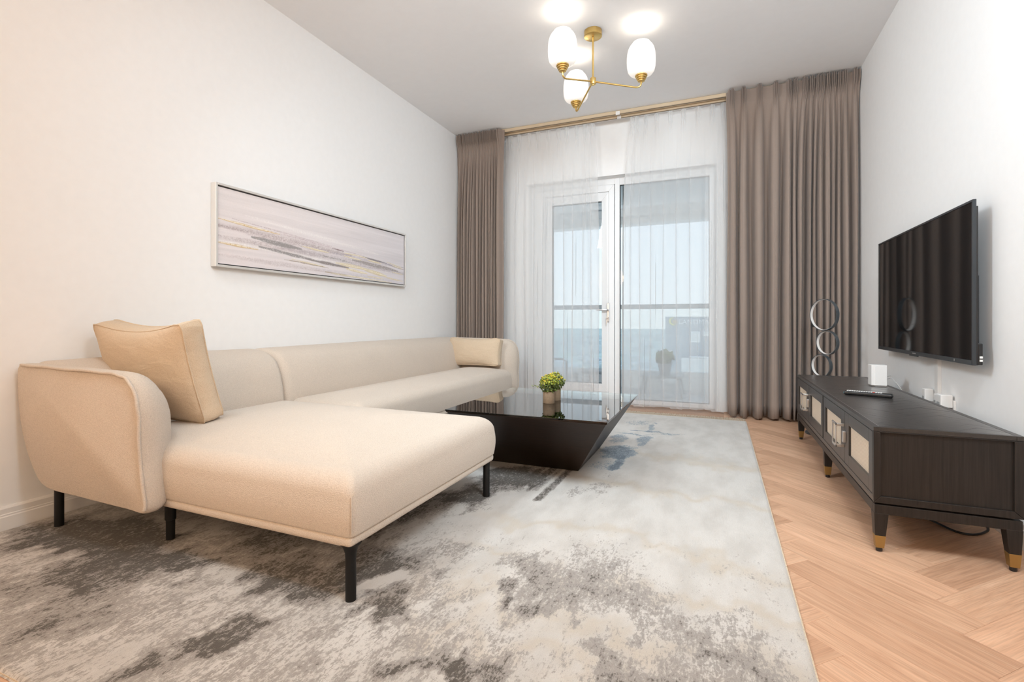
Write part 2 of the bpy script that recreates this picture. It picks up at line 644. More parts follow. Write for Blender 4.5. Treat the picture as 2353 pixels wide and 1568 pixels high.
def set_pattern(me, rgb):
    at = me.color_attributes.new('pattern', 'FLOAT_COLOR', 'POINT')
    a = np.ones((len(me.vertices), 4), dtype=np.float32)
    a[:, :3] = rgb
    at.data.foreach_set('color', a.reshape(-1))


def vnoise(x, y, seed=0, octaves=4, gain=0.5):
    """value noise, arrays in, about 0..1 out"""
    out = np.zeros_like(x)
    amp, tot = 1.0, 0.0
    for o in range(octaves):
        rg = np.random.default_rng(seed * 97 + o)
        tab = rg.random((256, 256))
        xf, yf = x * 2 ** o + 31.7 * o, y * 2 ** o + 17.3 * o
        xi, yi = np.floor(xf).astype(int), np.floor(yf).astype(int)
        u, v = xf - xi, yf - yi
        u, v = u * u * (3 - 2 * u), v * v * (3 - 2 * v)
        g = lambda i, j: tab[(xi + i) % 256, (yi + j) % 256]
        out += amp * ((g(0, 0) * (1 - u) + g(1, 0) * u) * (1 - v) + (g(0, 1) * (1 - u) + g(1, 1) * u) * v)
        tot += amp
        amp *= gain
    return out / tot


def sstep(a, b, x):
    t = np.clip((x - a) / (b - a), 0, 1)
    return t * t * (3 - 2 * t)


def rbox(x0, x1, y0, y1, z0, z1, r, n=20, dome=0.0, bulge=(0, 0, 0), seg=5):
    """upholstered block: rounded edges, domed top, bulging sides"""
    def ticks(L, k):
        rr = min(r, L * 0.49)
        a = [rr * (1 - math.cos(PI / 2 * i / seg)) for i in range(seg)]
        m = [rr + (L - 2 * rr) * i / k for i in range(k + 1)]
        return np.array(a + m + [L - t for t in reversed(a)])
    Ls = (x1 - x0, y1 - y0, z1 - z0)
    ks = [max(2, int(n * L / max(Ls))) for L in Ls]
    T = [ticks(L, k) for L, k in zip(Ls, ks)]
    bm = bmesh.new()
    cache = {}

    def vert(p):
        key = tuple(round(c, 5) for c in p)
        if key not in cache:
            q = [min(max(c, r), L - r) for c, L in zip(p, Ls)]
            q = [L / 2 if L < 2 * r else c for c, L in zip(q, Ls)]
            d = Vector([a - b for a, b in zip(p, q)])
            if d.length > 1e-9:
                nr = [1 if abs(c) > 1e-9 else 0 for c in d]
                if sum(nr) > 1:
                    d = d.normalized() * min(r, max(abs(c) for c in d) + 1e9 * 0 + r * 0) if False else d.normalized() * r
            u = [2 * c / L - 1 for c, L in zip(p, Ls)]
            w = Vector(q) + d
            top = p[2] / Ls[2]
            fx, fy = 1 - abs(u[0]) ** 2.4, 1 - abs(u[1]) ** 2.4
            fz = 1 - u[2] ** 2
            w.z += dome * fx * fy * top * top
            w.x += bulge[0] * u[0] * fz * (0.35 + 0.65 * fy)
            w.y += bulge[1] * u[1] * fz * (0.35 + 0.65 * fx)
            cache[key] = bm.verts.new((x0 + w.x, y0 + w.y, z0 + w.z))
        return cache[key]
    for ax in range(3):
        a, b = [i for i in range(3) if i != ax]
        for side in (0, Ls[ax]):
            for i in range(len(T[a]) - 1):
                for j in range(len(T[b]) - 1):
                    q = []
                    for (s, t) in ((i, j), (i + 1, j), (i + 1, j + 1), (i, j + 1)):
                        p = [0, 0, 0]
                        p[ax], p[a], p[b] = side, T[a][s], T[b][t]
                        q.append(vert(p))
                    if len(set(q)) == 4:
                        try:
                            bm.faces.new(q)
                        except ValueError:
                            pass
    bmesh.ops.recalc_face_normals(bm, faces=bm.faces)
    me = bpy.data.meshes.new('block')
    bm.to_mesh(me)
    bm.free()
    return me


def spline(pts, n, closed=True):
    P = np.array(pts, float)
    m = len(P)
    out = []
    segs = m if closed else m - 1
    for i in range(segs):
        if closed:
            p0, p1, p2, p3 = P[i - 1], P[i], P[(i + 1) % m], P[(i + 2) % m]
        else:
            p0, p1, p2, p3 = P[max(i - 1, 0)], P[i], P[i + 1], P[min(i + 2, m - 1)]
        for k in range(n):
            t = k / n
            out.append(0.5 * ((2 * p1) + (-p0 + p2) * t + (2 * p0 - 5 * p1 + 4 * p2 - p3) * t * t
                              + (-p0 + 3 * p1 - 3 * p2 + p3) * t ** 3))
    if not closed:
        out.append(P[-1])
    return np.array(out)


def loft(outline, stations, axis):
    """closed 2-D outline carried along axis; stations = (pos, inset, centre blend) with inset along the outline normal"""
    O = np.array(outline)
    t = np.roll(O, -1, 0) - np.roll(O, 1, 0)
    t /= np.linalg.norm(t, axis=1, keepdims=True) + 1e-12
    nrm = np.stack([t[:, 1], -t[:, 0]], 1)
    area = 0.5 * np.sum(O[:, 0] * np.roll(O[:, 1], -1) - np.roll(O[:, 0], -1) * O[:, 1])
    if area < 0:
        nrm = -nrm
    c = O.mean(0)
    rings = []
    for pos, inset in stations:
        if inset is None:
            R = np.repeat(c[None], len(O), 0) + (O - c) * 1e-3
        else:
            R = O - nrm * inset
        z = np.full(len(O), pos)
        rings.append({'y': np.stack([R[:, 0], z, R[:, 1]], 1), 'x': np.stack([z, R[:, 0], R[:, 1]], 1)}[axis])
    me = grid_mesh('loft', np.array(rings), closed_u=True)
    bm = bmesh.new()
    bm.from_mesh(me)
    n = len(O)
    bm.verts.ensure_lookup_table()
    bm.faces.new([bm.verts[i] for i in range(n)])
    last = (len(stations) - 1) * n
    bm.faces.new([bm.verts[last + i] for i in range(n)])
    bmesh.ops.recalc_face_normals(bm, faces=bm.faces)
    bm.to_mesh(me)
    bm.free()
    return me


# ------------------------------------------------------------------ room shell
XL, XR, YW, YB, H = -2.765, 1.10, 5.20, -4.2, ROOM_H
OPX0, OPX1, OPZ = -1.974, -0.022, 2.42


def struct(o, label, cat):
    return tag(o, label, cat, kind='structure')


fl = MB().box(XL - .15, XR + .15, YB, YW + .25, -0.12, -0.0045).build('floor', M['subfloor'])
struct(fl, 'light oak herringbone parquet floor of the room', 'floor')
struct(MB().box(XL - .15, XR + .15, YB, YW + .25, H, H + .15).build('ceiling', M['ceiling']),
       'flat white painted ceiling of the living room', 'ceiling')
struct(MB().box(XL - .15, XL, YB, YW + .25, -0.1, H).build('wall_left', M['wall']),
       'white painted wall behind the sofa and painting', 'wall')
struct(MB().box(XR, XR + .15, YB, YW + .25, -0.1, H).build('wall_right', M['wall']),
       'white painted wall behind the television', 'wall')
struct(MB().box(XL - .15, XR + .15, YB - .15, YB, -0.1, H).build('wall_front', M['wall']),
       'white painted wall closing the room behind the viewer', 'wall')
wb = MB()
wb.box(XL, OPX0, YW, YW + .22, -0.1, H)
wb.box(OPX1, XR, YW, YW + .22, -0.1, H)
wb.box(OPX0, OPX1, YW, YW + .22, OPZ, H)
struct(wb.build('wall_back', M['wall']), 'white painted wall around the balcony door, behind the curtains', 'wall')


def skirting(name, sign, x, y0, y1, label):
    d = 1 if sign > 0 else -1
    prof = [(x, 0), (x + d * .017, 0), (x + d * .017, .062), (x + d * .0145, .066), (x + d * .0145, .072), (x + d * .0125, .075),
            (x + d * .0125, .096), (x + d * .006, .105), (x, .105)]
    o = MB().prism(prof, 'y', y0, y1).build(name, M['skirting'])
    return struct(o, label, 'baseboard')


skirting('baseboard_left', 1, XL, YB, YW, 'white grooved skirting board along the sofa wall')
skirting('baseboard_right', -1, XR, YB, YW, 'white grooved skirting board along the television wall')

# herringbone planks: L x W laid at 45 degrees, rows running along Y
PL, PW = 0.60, 0.1325
S2 = math.sqrt(0.5)
HX, HY = 0.730, 2.050


def clip_poly(poly, box):
    x0, x1, y0, y1 = box
    for ax, lim, keep_less in ((0, x0, False), (0, x1, True), (1, y0, False), (1, y1, True)):
        out = []
        for i in range(len(poly)):
            a, b = poly[i - 1], poly[i]
            ia = (a[ax] <= lim) if keep_less else (a[ax] >= lim)
            ib = (b[ax] <= lim) if keep_less else (b[ax] >= lim)
            if ia != ib:
                t = (lim - a[ax]) / (b[ax] - a[ax])
                out.append((a[0] + t * (b[0] - a[0]), a[1] + t * (b[1] - a[1])))
            if ib:
                out.append(b)
        poly = out
        if not poly:
            return []
    return poly


def herring(L, W, ox, oy, box, make):
    """calls make(local polygon, centre, angle, whole) for each board that meets the box"""
    x0, x1, y0, y1 = box
    rng = int((max(x1 - x0, y1 - y0) + 2 * L) / (W * 1.2)) + 6
    cells = []
    for k in range(-8, 9):
        for n in range(-rng, rng):
            cells.append((n * W + k * L, n * W + L + k * L, n * W - k * L, (n + 1) * W - k * L, 0))
            cells.append(((n - 1) * W + k * L, n * W + k * L, n * W - k * L, n * W + L - k * L, 1))
    for p0, p1, q0, q1, vert in cells:
        pts = []
        for p, q in ((p0, q0), (p1, q0), (p1, q1), (p0, q1)):
            pts.append((ox + (p - q) * S2, oy + (p + q) * S2))
        if max(a[0] for a in pts) < x0 or min(a[0] for a in pts) > x1 or max(a[1] for a in pts) < y0 or min(a[1] for a in pts) > y1:
            continue
        cp = clip_poly(pts, box)
        if len(cp) < 3:
            continue
        ar = 0.5 * abs(sum(cp[i - 1][0] * cp[i][1] - cp[i][0] * cp[i - 1][1] for i in range(len(cp))))
        if ar < 0.03 * L * W:
            continue
        cx_, cy_ = sum(a[0] for a in pts) / 4, sum(a[1] for a in pts) / 4
        ang = PI / 4 if not vert else 3 * PI / 4
        ca, sa = math.cos(-ang), math.sin(-ang)
        loc = [((a[0] - cx_) * ca - (a[1] - cy_) * sa, (a[0] - cx_) * sa + (a[1] - cy_) * ca) for a in cp]
        make(loc, (cx_, cy_), ang, abs(ar - L * W) < 1e-6)


def board_mesh(poly, thick, gap):
    c = (sum(p[0] for p in poly) / len(poly), sum(p[1] for p in poly) / len(poly))
    area = sum(poly[i - 1][0] * poly[i][1] - poly[i][0] * poly[i - 1][1] for i in range(len(poly)))
    if area < 0:
        poly = poly[::-1]
    n = len(poly)

    def inset(d):
        out = []
        for i in range(n):
            a, b, e = Vector(poly[i - 1]), Vector(poly[i]), Vector(poly[(i + 1) % n])
            d1, d2 = (b - a).normalized(), (e - b).normalized()
            n1, n2 = Vector((-d1.y, d1.x)), Vector((-d2.y, d2.x))
            m = (n1 + n2)
            if m.length < 1e-6:
                m = n1.copy()
            m = m / max(0.3, m.length_squared) * 2
            out.append(b + m * d)
        return out
    A, B = inset(gap * 0.4), inset(gap * 1.6)
    vs = [(p.x, p.y, -thick) for p in A] + [(p.x, p.y, -gap) for p in A] + [(p.x, p.y, 0) for p in B]
    fs = [tuple(range(2 * n, 3 * n))]
    for i in range(n):
        j = (i + 1) % n
        fs.append((i, j, n + j, n + i))
        fs.append((n + i, n + j, 2 * n + j, 2 * n + i))
    me = bpy.data.meshes.new('board')
    me.from_pydata(vs, [], fs)
    return me


whole_board = [None]


def lay_plank(poly, c, ang, whole):
    if whole and whole_board[0] is not None:
        me = whole_board[0]
    else:
        me = board_mesh(poly, 0.0045, 0.0005)
        me.materials.append(M['oak'])
        if whole:
            whole_board[0] = me
    o = bpy.data.objects.new('plank', me)
    COL.objects.link(o)
    o.parent = fl
    o.location = (c[0], c[1], 0)
    o.rotation_euler = (0, 0, ang)


herring(PL, PW, HX, HY, (0.05, XR - .017, 0.75, YW), lay_plank)
herring(PL, PW, HX, HY, (XL + .017, 0.05, 0.25, 0.75), lay_plank)

# ------------------------------------------------------------------ balcony door, window and what lies outside
FY0, FY1 = 5.30, 5.37
w1 = empty('window_1', (OPX0, FY0, 0), 'white framed fixed balcony window pane beside the balcony door', 'window', kind='structure')
fr = MB()
fr.box(OPX0, -1.893, FY0, FY1, 0, OPZ)
fr.box(-1.893, -1.024, FY0, FY1, 2.352, OPZ)
fr.box(-1.024, -0.972, FY0, FY1, 0, OPZ)
fr.box(-0.972, -0.080, FY0, FY1, 2.338, OPZ)
fr.box(-0.080, OPX1, FY0, FY1, 0, OPZ)
fr.box(-0.972, -0.080, FY0, FY1, 0, 0.045)
fr.build('window_frame', M['upvc'], w1, bevel=0.003)
MB().box(-0.965, -0.085, FY0 + .03, FY0 + .034, 0.04, 2.345).build('pane', M['glass'], w1)
gk = MB()
for (a, b, c, d) in ((-0.972, -0.966, .045, 2.338), (-0.086, -0.080, .045, 2.338)):
    gk.box(a, b, FY0 + .020, FY0 + .030, c, d)
gk.box(-0.972, -0.080, FY0 + .02, FY0 + .03, 2.332, 2.338)
gk.box(-0.972, -0.080, FY0 + .02, FY0 + .03, .045, .051)
gk.build('gasket', M['gasket'], w1)
MB().box(-0.945, -0.938, FY0 + .036, FY0 + .046, .05, 2.33).build('glazing_reflection_bar', M['gasket'], w1)  # dark bar stands in for a reflected line of the double glazing

d1 = empty('door_1', (-1.893, FY0, 0), 'white framed glazed balcony door with lever handle and key', 'door', kind='structure')
DX0, DX1, DZ0, DZ1 = -1.888, -1.028, 0.035, 2.348
GX0, GX1, GZ0, GZ1 = -1.727, -1.163, 0.20, 2.180


def ring_frame(o, i, y0, y1):
    m = MB()
    (x0, x1, z0, z1), (a0, a1, c0, c1) = o, i
    m.prism([(x0, z0), (a0, c0), (a0, c1), (x0, z1)], 'y', y0, y1)
    m.prism([(x1, z0), (a1, c0), (a1, c1), (x1, z1)], 'y', y0, y1)
    m.prism([(x0, z1), (a0, c1), (a1, c1), (x1, z1)], 'y', y0, y1)
    m.prism([(x0, z0), (a0, c0), (a1, c0), (x1, z0)], 'y', y0, y1)
    return m


ring_frame((DX0, DX1, DZ0, DZ1), (-1.805, -1.085, .11, 2.276), FY0 - .016, FY1).build('sash', M['upvc'], d1, bevel=0.003)
ring_frame((-1.803, -1.087, .112, 2.274), (GX0, GX1, GZ0, GZ1), FY0 - .010, FY1 - .005).build('sash_rail', M['upvc'], d1, bevel=0.003)
MB().box(GX0 - .01, GX1 + .01, FY0 + .03, FY0 + .034, GZ0 - .01, GZ1 + .01).build('pane', M['glass'], d1)
ring_frame((GX0, GX1, GZ0, GZ1), (GX0 + .005, GX1 - .005, GZ0 + .005, GZ1 - .005), FY0 + .018, FY0 + .03).build('gasket', M['gasket'], d1)
hd = MB().box(-1.105, -1.078, FY0 - .027, FY0 - .016, .87, 1.075).build('handle', M['chrome'], d1, bevel=0.004)
MB().tube([(-1.09, FY0 - .027, 1.0), (-1.09, FY0 - .062, 1.0), (-1.10, FY0 - .068, 1.0), (-1.21, FY0 - .068, 1.0)], .0085, 12).build('lever', M['chrome'], hd, smooth=40)
MB().lathe([(.011, -.02), (.012, 0)], (-1.095, FY0 - .026, .92), 16, 'y').build('lock_cylinder', M['chrome'], hd, smooth=40)
MB().box(-1.099, -1.095, FY0 - .062, FY0 - .045, .90, .93).box(-1.101, -1.094, FY0 - .062, FY0 - .058, .845, .90).build('key', M['chrome'], hd)

MB().box(OPX0, OPX1, YW + .22, 5.50, -0.10, 0.0)
struct(MB().box(-3.6, 2.2, YW + .22, 6.95, -0.25, -0.02).build('floor_balcony', M['balcony']), 'pale tiled balcony floor outside the glass', 'floor')
struct(MB().box(-3.6, 2.2, YW + .22, 6.75, 2.40, 2.6).build('ceiling_balcony', M['balcony_paint']), 'white balcony soffit outside the glass', 'ceiling')
bt = MB().box(-3.6, 2.2, 6.75, 6.95, 2.19, 2.6)
bt.box(-3.6, 2.2, 6.73, 6.75, 2.29, 2.40)
struct(bt.build('trim_1', M['balcony_paint'], bevel=.004), 'pale beam along the outer edge of the balcony soffit', 'trim')
struct(MB().box(-3.6, 2.2, 6.78, 6.92, -0.25, 0.205).build('wall_balcony', M['balcony_paint'], bevel=.004), 'low pale balcony upstand under the glass balustrade', 'wall')
MB_ext = MB().box(XL - .15, XR + .15, YW + .22, YW + .25, -3, -0.12)
rl = empty('balcony_railing', (-0.7, 6.85, 0.205), 'grey balcony handrail over a clear glass balustrade', 'railing')
MB().box(-3.6, 2.2, 6.81, 6.87, 1.042, 1.104).build('handrail', M['handrail'], rl, bevel=.006)
for i in range(4):
    a = -3.6 + i * 1.45
    MB().box(a + .01, a + 1.44, 6.845, 6.853, .207, 1.042).build('glass_panel', M['glass'], rl)

br = empty('ceiling_bracket', (-1.24, 6.4, 2.40), 'small grey angled bracket under the balcony soffit seen through the door', 'bracket')
MB().box(-1.52, -1.24, 6.42, 6.45, 2.33, 2.345).build('rail', M['handrail'], br)
MB().box(-1.385, -1.365, 6.42, 6.45, 2.22, 2.40).build('post', M['handrail'], br)
MB().tube([(-1.375, 6.435, 2.24), (-1.27, 6.435, 2.34)], .006, 8).build('brace', M['handrail'], br)

# outdoor low table with its plant, lounge chair
ot = empty('outdoor_table', (-.61, 6.15, -.02), 'low grey outdoor table with splayed legs on the balcony', 'table')
MB().box(-.86, -.38, 5.95, 6.40, .212, .238).build('tabletop', M['out_table'], ot, bevel=.006)
for sx in (-1, 1):
    for sy in (-1, 1):
        MB().tube([(-.62 + sx * .24, 6.175 + sy * .2, -.02), (-.62 + sx * .19, 6.175 + sy * .16, .215)], [.010, .014], 10).build('leg', M['out_table'], ot, smooth=40)


def leaf_cloud(centre, rad, n, size, seed, cols, squash=1.0, low=-0.5):
    rg = random.Random(seed)
    m = MB()
    colr = []
    for i in range(n):
        while True:
            d = Vector((rg.uniform(-1, 1), rg.uniform(-1, 1), rg.uniform(low, 1)))
            if 0.15 < d.length < 1:
                break
        d = d.normalized() * (d.length ** 0.45)
        p = Vector(centre) + Vector((d.x * rad, d.y * rad, d.z * rad * squash))
        q = Vector((rg.gauss(0, .5), rg.gauss(0, .5), rg.gauss(.3, .5))) + d
        q.normalize()
        u = q.cross(Vector((rg.gauss(0, 1), rg.gauss(0, 1), rg.gauss(0, 1)))).normalized()
        w = q.cross(u)
        s = size * rg.uniform(.6, 1.25)
        f = q * s * 0.25
        vs = [p, p + u * s * .45 + w * s * .38 - f * .3, p + u * s + f * .6, p + u * s * .45 - w * s * .38 - f * .3]
        m.add(vs, [(0, 1, 2), (0, 2, 3)])
        h = (d.z + .5) / 1.5
        c = cols[0] if rg.random() > h * .9 else cols[1]
        if h < .35:
            c = cols[2]
        k = rg.uniform(.75, 1.25)
        colr += [tuple(v * k for v in c)] * 4
    me = m.mesh('leaves')
    set_pattern(me, np.array(colr))
    return me


op = empty('outdoor_plant', (-.59, 6.15, .24), 'bushy plant in a tapered pot on the outdoor table', 'plant')
MB().lathe([(.055, 0), (.085, .13), (.088, .135), (.078, .135), (.07, .12)], (-.59, 6.15, .24), 24).build('pot', M['out_table'], op, smooth=40)
MB().lathe([(.07, .0), (.07, .006)], (-.59, 6.15, .355), 16).build('soil', M['soil'], op)
o = link('foliage', leaf_cloud((-.59, 6.15, .44), .11, 380, .035, 3, ((.08, .13, .04), (.14, .2, .06), (.04, .06, .02)), .8), M['leaf'], op)
tag(o, kind='stuff')

oc = empty('outdoor_chair', (-1.85, 6.2, -.02), 'white low lounge chair on the balcony seen through the door', 'chair')
link('seat', rbox(-2.25, -1.72, 5.95, 6.45, .13, .24, .04, 8), M['out_white'], oc, smooth=60)
link('backrest', rbox(-2.32, -2.22, 5.95, 6.45, .20, .55, .04, 8), M['out_white'], oc, smooth=60)
for ax_, ay in ((-2.24, 5.98), (-2.24, 6.42), (-1.75, 5.98), (-1.75, 6.42)):
    MB().tube([(ax_, ay, -.02), (ax_, ay, .14)], .014, 10).build('leg', M['out_table'], oc, smooth=40)
MB().tube([(-2.24, 5.94, .40), (-1.80, 5.94, .40), (-1.75, 5.94, .37), (-1.74, 5.94, -.02)], .013, 10).build('armrest', M['out_table'], oc, smooth=40)
oc2 = empty('outdoor_stool', (-1.42, 6.35, -.02), 'small dark outdoor stool on the balcony beside the door edge', 'stool')
link('seat', rbox(-1.62, -1.22, 6.15, 6.55, .205, .245, .015, 6), M['out_table'], oc2, smooth=60)
for ax_, ay in ((-1.6, 6.17), (-1.24, 6.17), (-1.6, 6.53), (-1.24, 6.53)):
    MB().tube([(ax_, ay, -.02), (ax_ * .99 - .014, ay, .21)], .011, 10).build('leg', M['out_table'], oc2, smooth=40)

# far away: city plain, sign building, loose blocks
gp = MB().add([(-5000, 60, -90), (5000, 60, -90), (5000, 5500, -90), (-5000, 5500, -90)], [(0, 1, 2, 3)]).build('ground', M['city'])
struct(gp, 'pale green and white city plain below the balcony, haze put into its colours', 'ground')
cb = MB()
rg = random.Random(5)
for i in range(700):
    y = 400 + 2600 * rg.random() ** 1.5
    x = rg.uniform(-0.55, 0.12) * y
    a, b, h_ = rg.uniform(8, 28), rg.uniform(8, 28), rg.uniform(5, 16)
    cb.box(x, x + a, y, y + b, -90, -90 + h_)
o = cb.build('city_blocks', M['facade_light'], loc=(0, 400, -90))
tag(o, 'scatter of pale low houses across the hazy city plain', 'houses', kind='stuff')

bd = empty('office_building', (-4.26, 45, -90), 'blue grey office block with a sign and pale windows along its top', 'building')
FB = 45.0
MB().box(-4.26, 9.0, FB, FB + 12, -90, 1.22).build('facade_block', M['facade'], bd)
for x0, x1, z0, z1 in ((-2.14, -1.44, -.98, -.06), (-1.2, -.5, -.42, -.06), (-.2, .5, -.98, -.06), (.75, 1.45, -.98, -.06)):
    wf = MB().box(x0, x1, FB - .05, FB, z0, z1).build('window', M['sign_white'], bd)
    MB().box(x0 + .06, x1 - .06, FB - .07, FB - .05, z0 + .06, z1 - .06).build('pane', M['facade_light'], wf)
MB().box(-2.3, 9.0, FB - .4, FB, -2.28, -2.18).build('ledge', M['sign_white'], bd)
MB().box(-2.9, 9.0, FB - .6, FB, -90, -2.3).build('lower_storey', M['facade_light'], bd)
MB().box(-.7, 9.0, FB - .9, FB - .6, -3.9, -3.75).build('ledge', M['sign_white'], bd)


def sign_text(name, body, x, z, size, mat):
    cu = bpy.data.curves.new(name, 'FONT')
    cu.body = body
    cu.size = size
    cu.extrude = 0.02
    cu.space_character = 1.12
    o = bpy.data.objects.new(name, cu)
    COL.objects.link(o)
    bpy.context.view_layer.update()
    me = bpy.data.meshes.new_from_object(o.evaluated_get(bpy.context.evaluated_depsgraph_get()))
    bpy.data.objects.remove(o)
    me.transform(Matrix.Translation((x, FB - .03, z)) @ Matrix.Rotation(PI / 2, 4, 'X'))
    me.materials.clear()
    return link(name, me, mat, bd)


sign_text('sign_letters', 'LANDMARK', -3.17, .58, .56, M['sign_white'])
sign_text('sign_letters', 'GROUP', -1.22, -.02, .44, M['sign_white'])
lg = MB()
arc = [(-3.58 + .30 * math.cos(a), FB - .05, .84 + .30 * math.sin(a)) for a in [math.radians(95 + 12 * k) for k in range(19)]]
lg.tube(arc, [.03 + .05 * math.sin(PI * i / 18) for i in range(19)], 8)
lg.build('sign_emblem', M['sign_yellow'], bd, smooth=60)
em = MB()
for k, z in enumerate((.72, .80, .88)):
    em.box(-3.62, -3.22 - .03 * k, FB - .06, FB, z - .03, z + .03)
em.build('sign_emblem_bars', M['sign_orange'], bd)

# ------------------------------------------------------------------ rug
RX0, RX1, RY0, RY1 = XL + .022, 0.228, 0.635, 4.72
rug = empty('area_rug', ((RX0 + RX1) / 2, (RY0 + RY1) / 2, 0), 'large cream rug with distressed grey and charcoal abstract pattern under the sofa', 'rug')


def rug_pattern(X, Y):
    d = np.zeros_like(X) + .24 + .09 * sstep(2.3, 1.3, Y)
    n_l = vnoise(X * 3.1, Y * 2.2, 3)
    n_m = vnoise(X * 9, Y * 5.0, 4)
    n_s = vnoise(X * 17, Y * 9.0, 6)
    n_f = vnoise(X * 34, Y * 20.0, 7)
    # broad tendency: busier towards the near left, calm towards the window
    d += .24 * sstep(2.2, .9, Y) * (.30 + .9 * n_l) * sstep(.25, -1.1, X)
    d += .34 * (n_m - .5) * sstep(3.0, 1.6, Y) + .22 * (n_f - .5) * sstep(3.2, 1.8, Y)
    q1, q2, q3 = vnoise(X * 5 + 3, Y * 4.0, 12) - .5, vnoise(X * 13 + 5, Y * 10, 13) - .5, vnoise(X * 30 + 9, Y * 22, 14) - .5
    wx = X + .22 * q1 + .12 * q2 + .05 * q3
    wy = Y + .30 * (n_m - .5) + .14 * (n_s - .5) + .08 * (n_f - .5)
    B = [  # cx, cy, rx, ry, weight
        (-2.33, 1.20, .42, .17, .62), (-2.05, 1.03, .30, .13, .36), (-1.78, 1.20, .22, .10, .42), (-2.55, 1.05, .18, .10, .30),
        (-1.35, 1.27, .22, .10, .38), (-1.15, 1.45, .17, .14, .48), (-1.62, 1.55, .35, .25, .28), (-1.25, 1.0, .07, .10, .40),
        (-1.17, 1.02, .05, .09, .28), (-1.32, .80, .05, .09, .34), (-.90, 1.24, .085, .09, .42), (-.86, 1.16, .05, .06, .22),
        (-.66, 1.11, .10, .05, .36), (-.52, 1.11, .10, .07, .34), (-.62, 1.46, .06, .06, .45), (-.65, 1.62, .12, .10, .28),
        (-1.12, 2.35, .17, .36, .60), (-1.05, 2.60, .17, .22, .55), (-1.30, 2.05, .25, .22, .55), (-1.35, 1.75, .12, .14, .35),
        (-.345, 1.60, .24, .14, .28), (-.42, 1.42, .12, .08, .36), (-.15, 1.45, .14, .10, .26), (.08, 1.42, .17, .15, .30),
        (-.02, 1.28, .16, .10, .30), (-.25, 1.22, .14, .06, .36), (-.38, 1.80, .20, .12, .20), (-.66, 2.45, .06, .10, .30),
        (-.55, 2.55, .09, .07, .28), (-1.9, .85, .3, .12, .22), (-.95, 1.6, .12, .12, .22), (-1.75, 2.0, .3, .5, .3),
        (-.62, 2.78, .06, .05, .2), (-2.1, 3.0, .4, 1.0, .3), (-1.2, 3.4, .4, .4, .3), (-1.6, 4.2, .5, .3, .3), (-2.3, .8, .25, .08, .25)]
    for cx_, cy_, rx, ry, w in B:
        q = np.sqrt(((wx - cx_) / rx) ** 2 + ((wy - cy_) / ry) ** 2)
        d += w * sstep(1.25, .55, q)
    # drawn strokes running along the weave in front of the table
    for cx_, y0, y1, hw, w in ((-.90, 2.42, 2.78, .028, .62), (-.80, 2.28, 2.78, .022, .66), (-.855, 2.44, 2.72, .014, .4), (-.955, 2.46, 2.78, .02, .35)):
        c2 = cx_ + .25 * (Y - 2.6) * .15
        q = np.abs(X + .02 * q2 + .012 * q3 - c2) / hw
        d += w * sstep(1.3, .6, q) * sstep(y0 - .03, y0 + .05, wy) * sstep(y1 + .04, y1 - .02, wy)
    blue = np.zeros_like(X)
    for cx_, cy_, rx, ry, w in ((-.62, 3.28, .13, .17, .60), (-.56, 3.02, .035, .16, .60), (-.50, 3.66, .045, .17, .48), (-.46, 3.98, .22, .022, .55),
                                (-.60, 3.86, .14, .025, .42), (-.68, 3.66, .07, .15, .42), (-.50, 4.15, .02, .2, .40), (-.64, 4.28, .10, .10, .28),
                                (-.58, 3.45, .10, .05, .3), (-.35, 3.93, .06, .02, .45), (-.62, 2.96, .10, .10, .25)):
        q = np.sqrt(((X + .05 * q2 + .05 * q3 - cx_) / rx) ** 2 + ((Y + .10 * q2 + .06 * q3 - cy_) / ry) ** 2)
        k = sstep(1.2, .7, q)
        d += w * k
        blue = np.maximum(blue, sstep(1.6, .9, q))
    # light bald spots and ripples across the width
    warm = np.zeros_like(X)
    for cx_, cy_, rx, ry in ((-.95, 1.98, .12, .10), (-1.02, 1.30, .05, .06), (-.72, 2.10, .16, .2), (-.58, 3.50, .09, .035)):
        q = np.sqrt(((wx - cx_) / rx) ** 2 + ((wy - cy_) / ry) ** 2)
        d -= .34 * sstep(1.25, .4, q)
    for y0, w, x1 in ((1.36, .05, .228), (1.98, .05, .228), (2.62, .06, .228), (1.17, .04, .0), (3.28, .07, .23), (1.62, .04, .1)):
        yy = y0 - .10 * (X + .4) + .02 * np.sin(X * 7 + y0 * 5)
        b = np.exp(-((wy - yy) / w) ** 2)
        warm = np.maximum(warm, b * .6 * sstep(-1.2, -.7, X))
        d += .07 * np.exp(-((wy - yy + .02) / (w * .7)) ** 2)
    fade = sstep(1.9, 3.1, Y) * sstep(-.45, -.1, X)
    d -= .05 * fade * (1 - blue)
    warm = warm * (.45 + .8 * n_s)
    return np.clip(np.stack([d, warm, blue], -1), 0, 1)


nx, ny = 300, 410
gx, gy = np.linspace(RX0, RX1, nx), np.linspace(RY0, RY1, ny)
GX, GY = np.meshgrid(gx, gy)
edge = np.minimum(np.minimum(GX - RX0, RX1 - GX), np.minimum(GY - RY0, RY1 - GY))
ZR = .001 + .0115 * np.sqrt(np.clip(edge / .012, 0, 1)) + .0012 * (vnoise(GX * 60, GY * 60, 9) - .5)
for y0 in (1.36, 1.98, 2.62, 1.17, 3.28):
    yy = y0 - .10 * (GX + .4) + .02 * np.sin(GX * 7 + y0 * 5)
    ZR += .0022 * np.exp(-((GY - yy) / .045) ** 2) * sstep(0, .1, edge) * sstep(-1.1, -.8, GX)
me = grid_mesh('rug_pile', np.stack([GX, GY, ZR], -1))
set_pattern(me, rug_pattern(GX, GY).reshape(-1, 3))
link('rug_pile', me, M['rug'], rug, smooth=180)
MB().box(RX0 + .004, RX1 - .001, RY0 + .003, RY1, .0005, .006).build('backing', M['fringe'], rug)


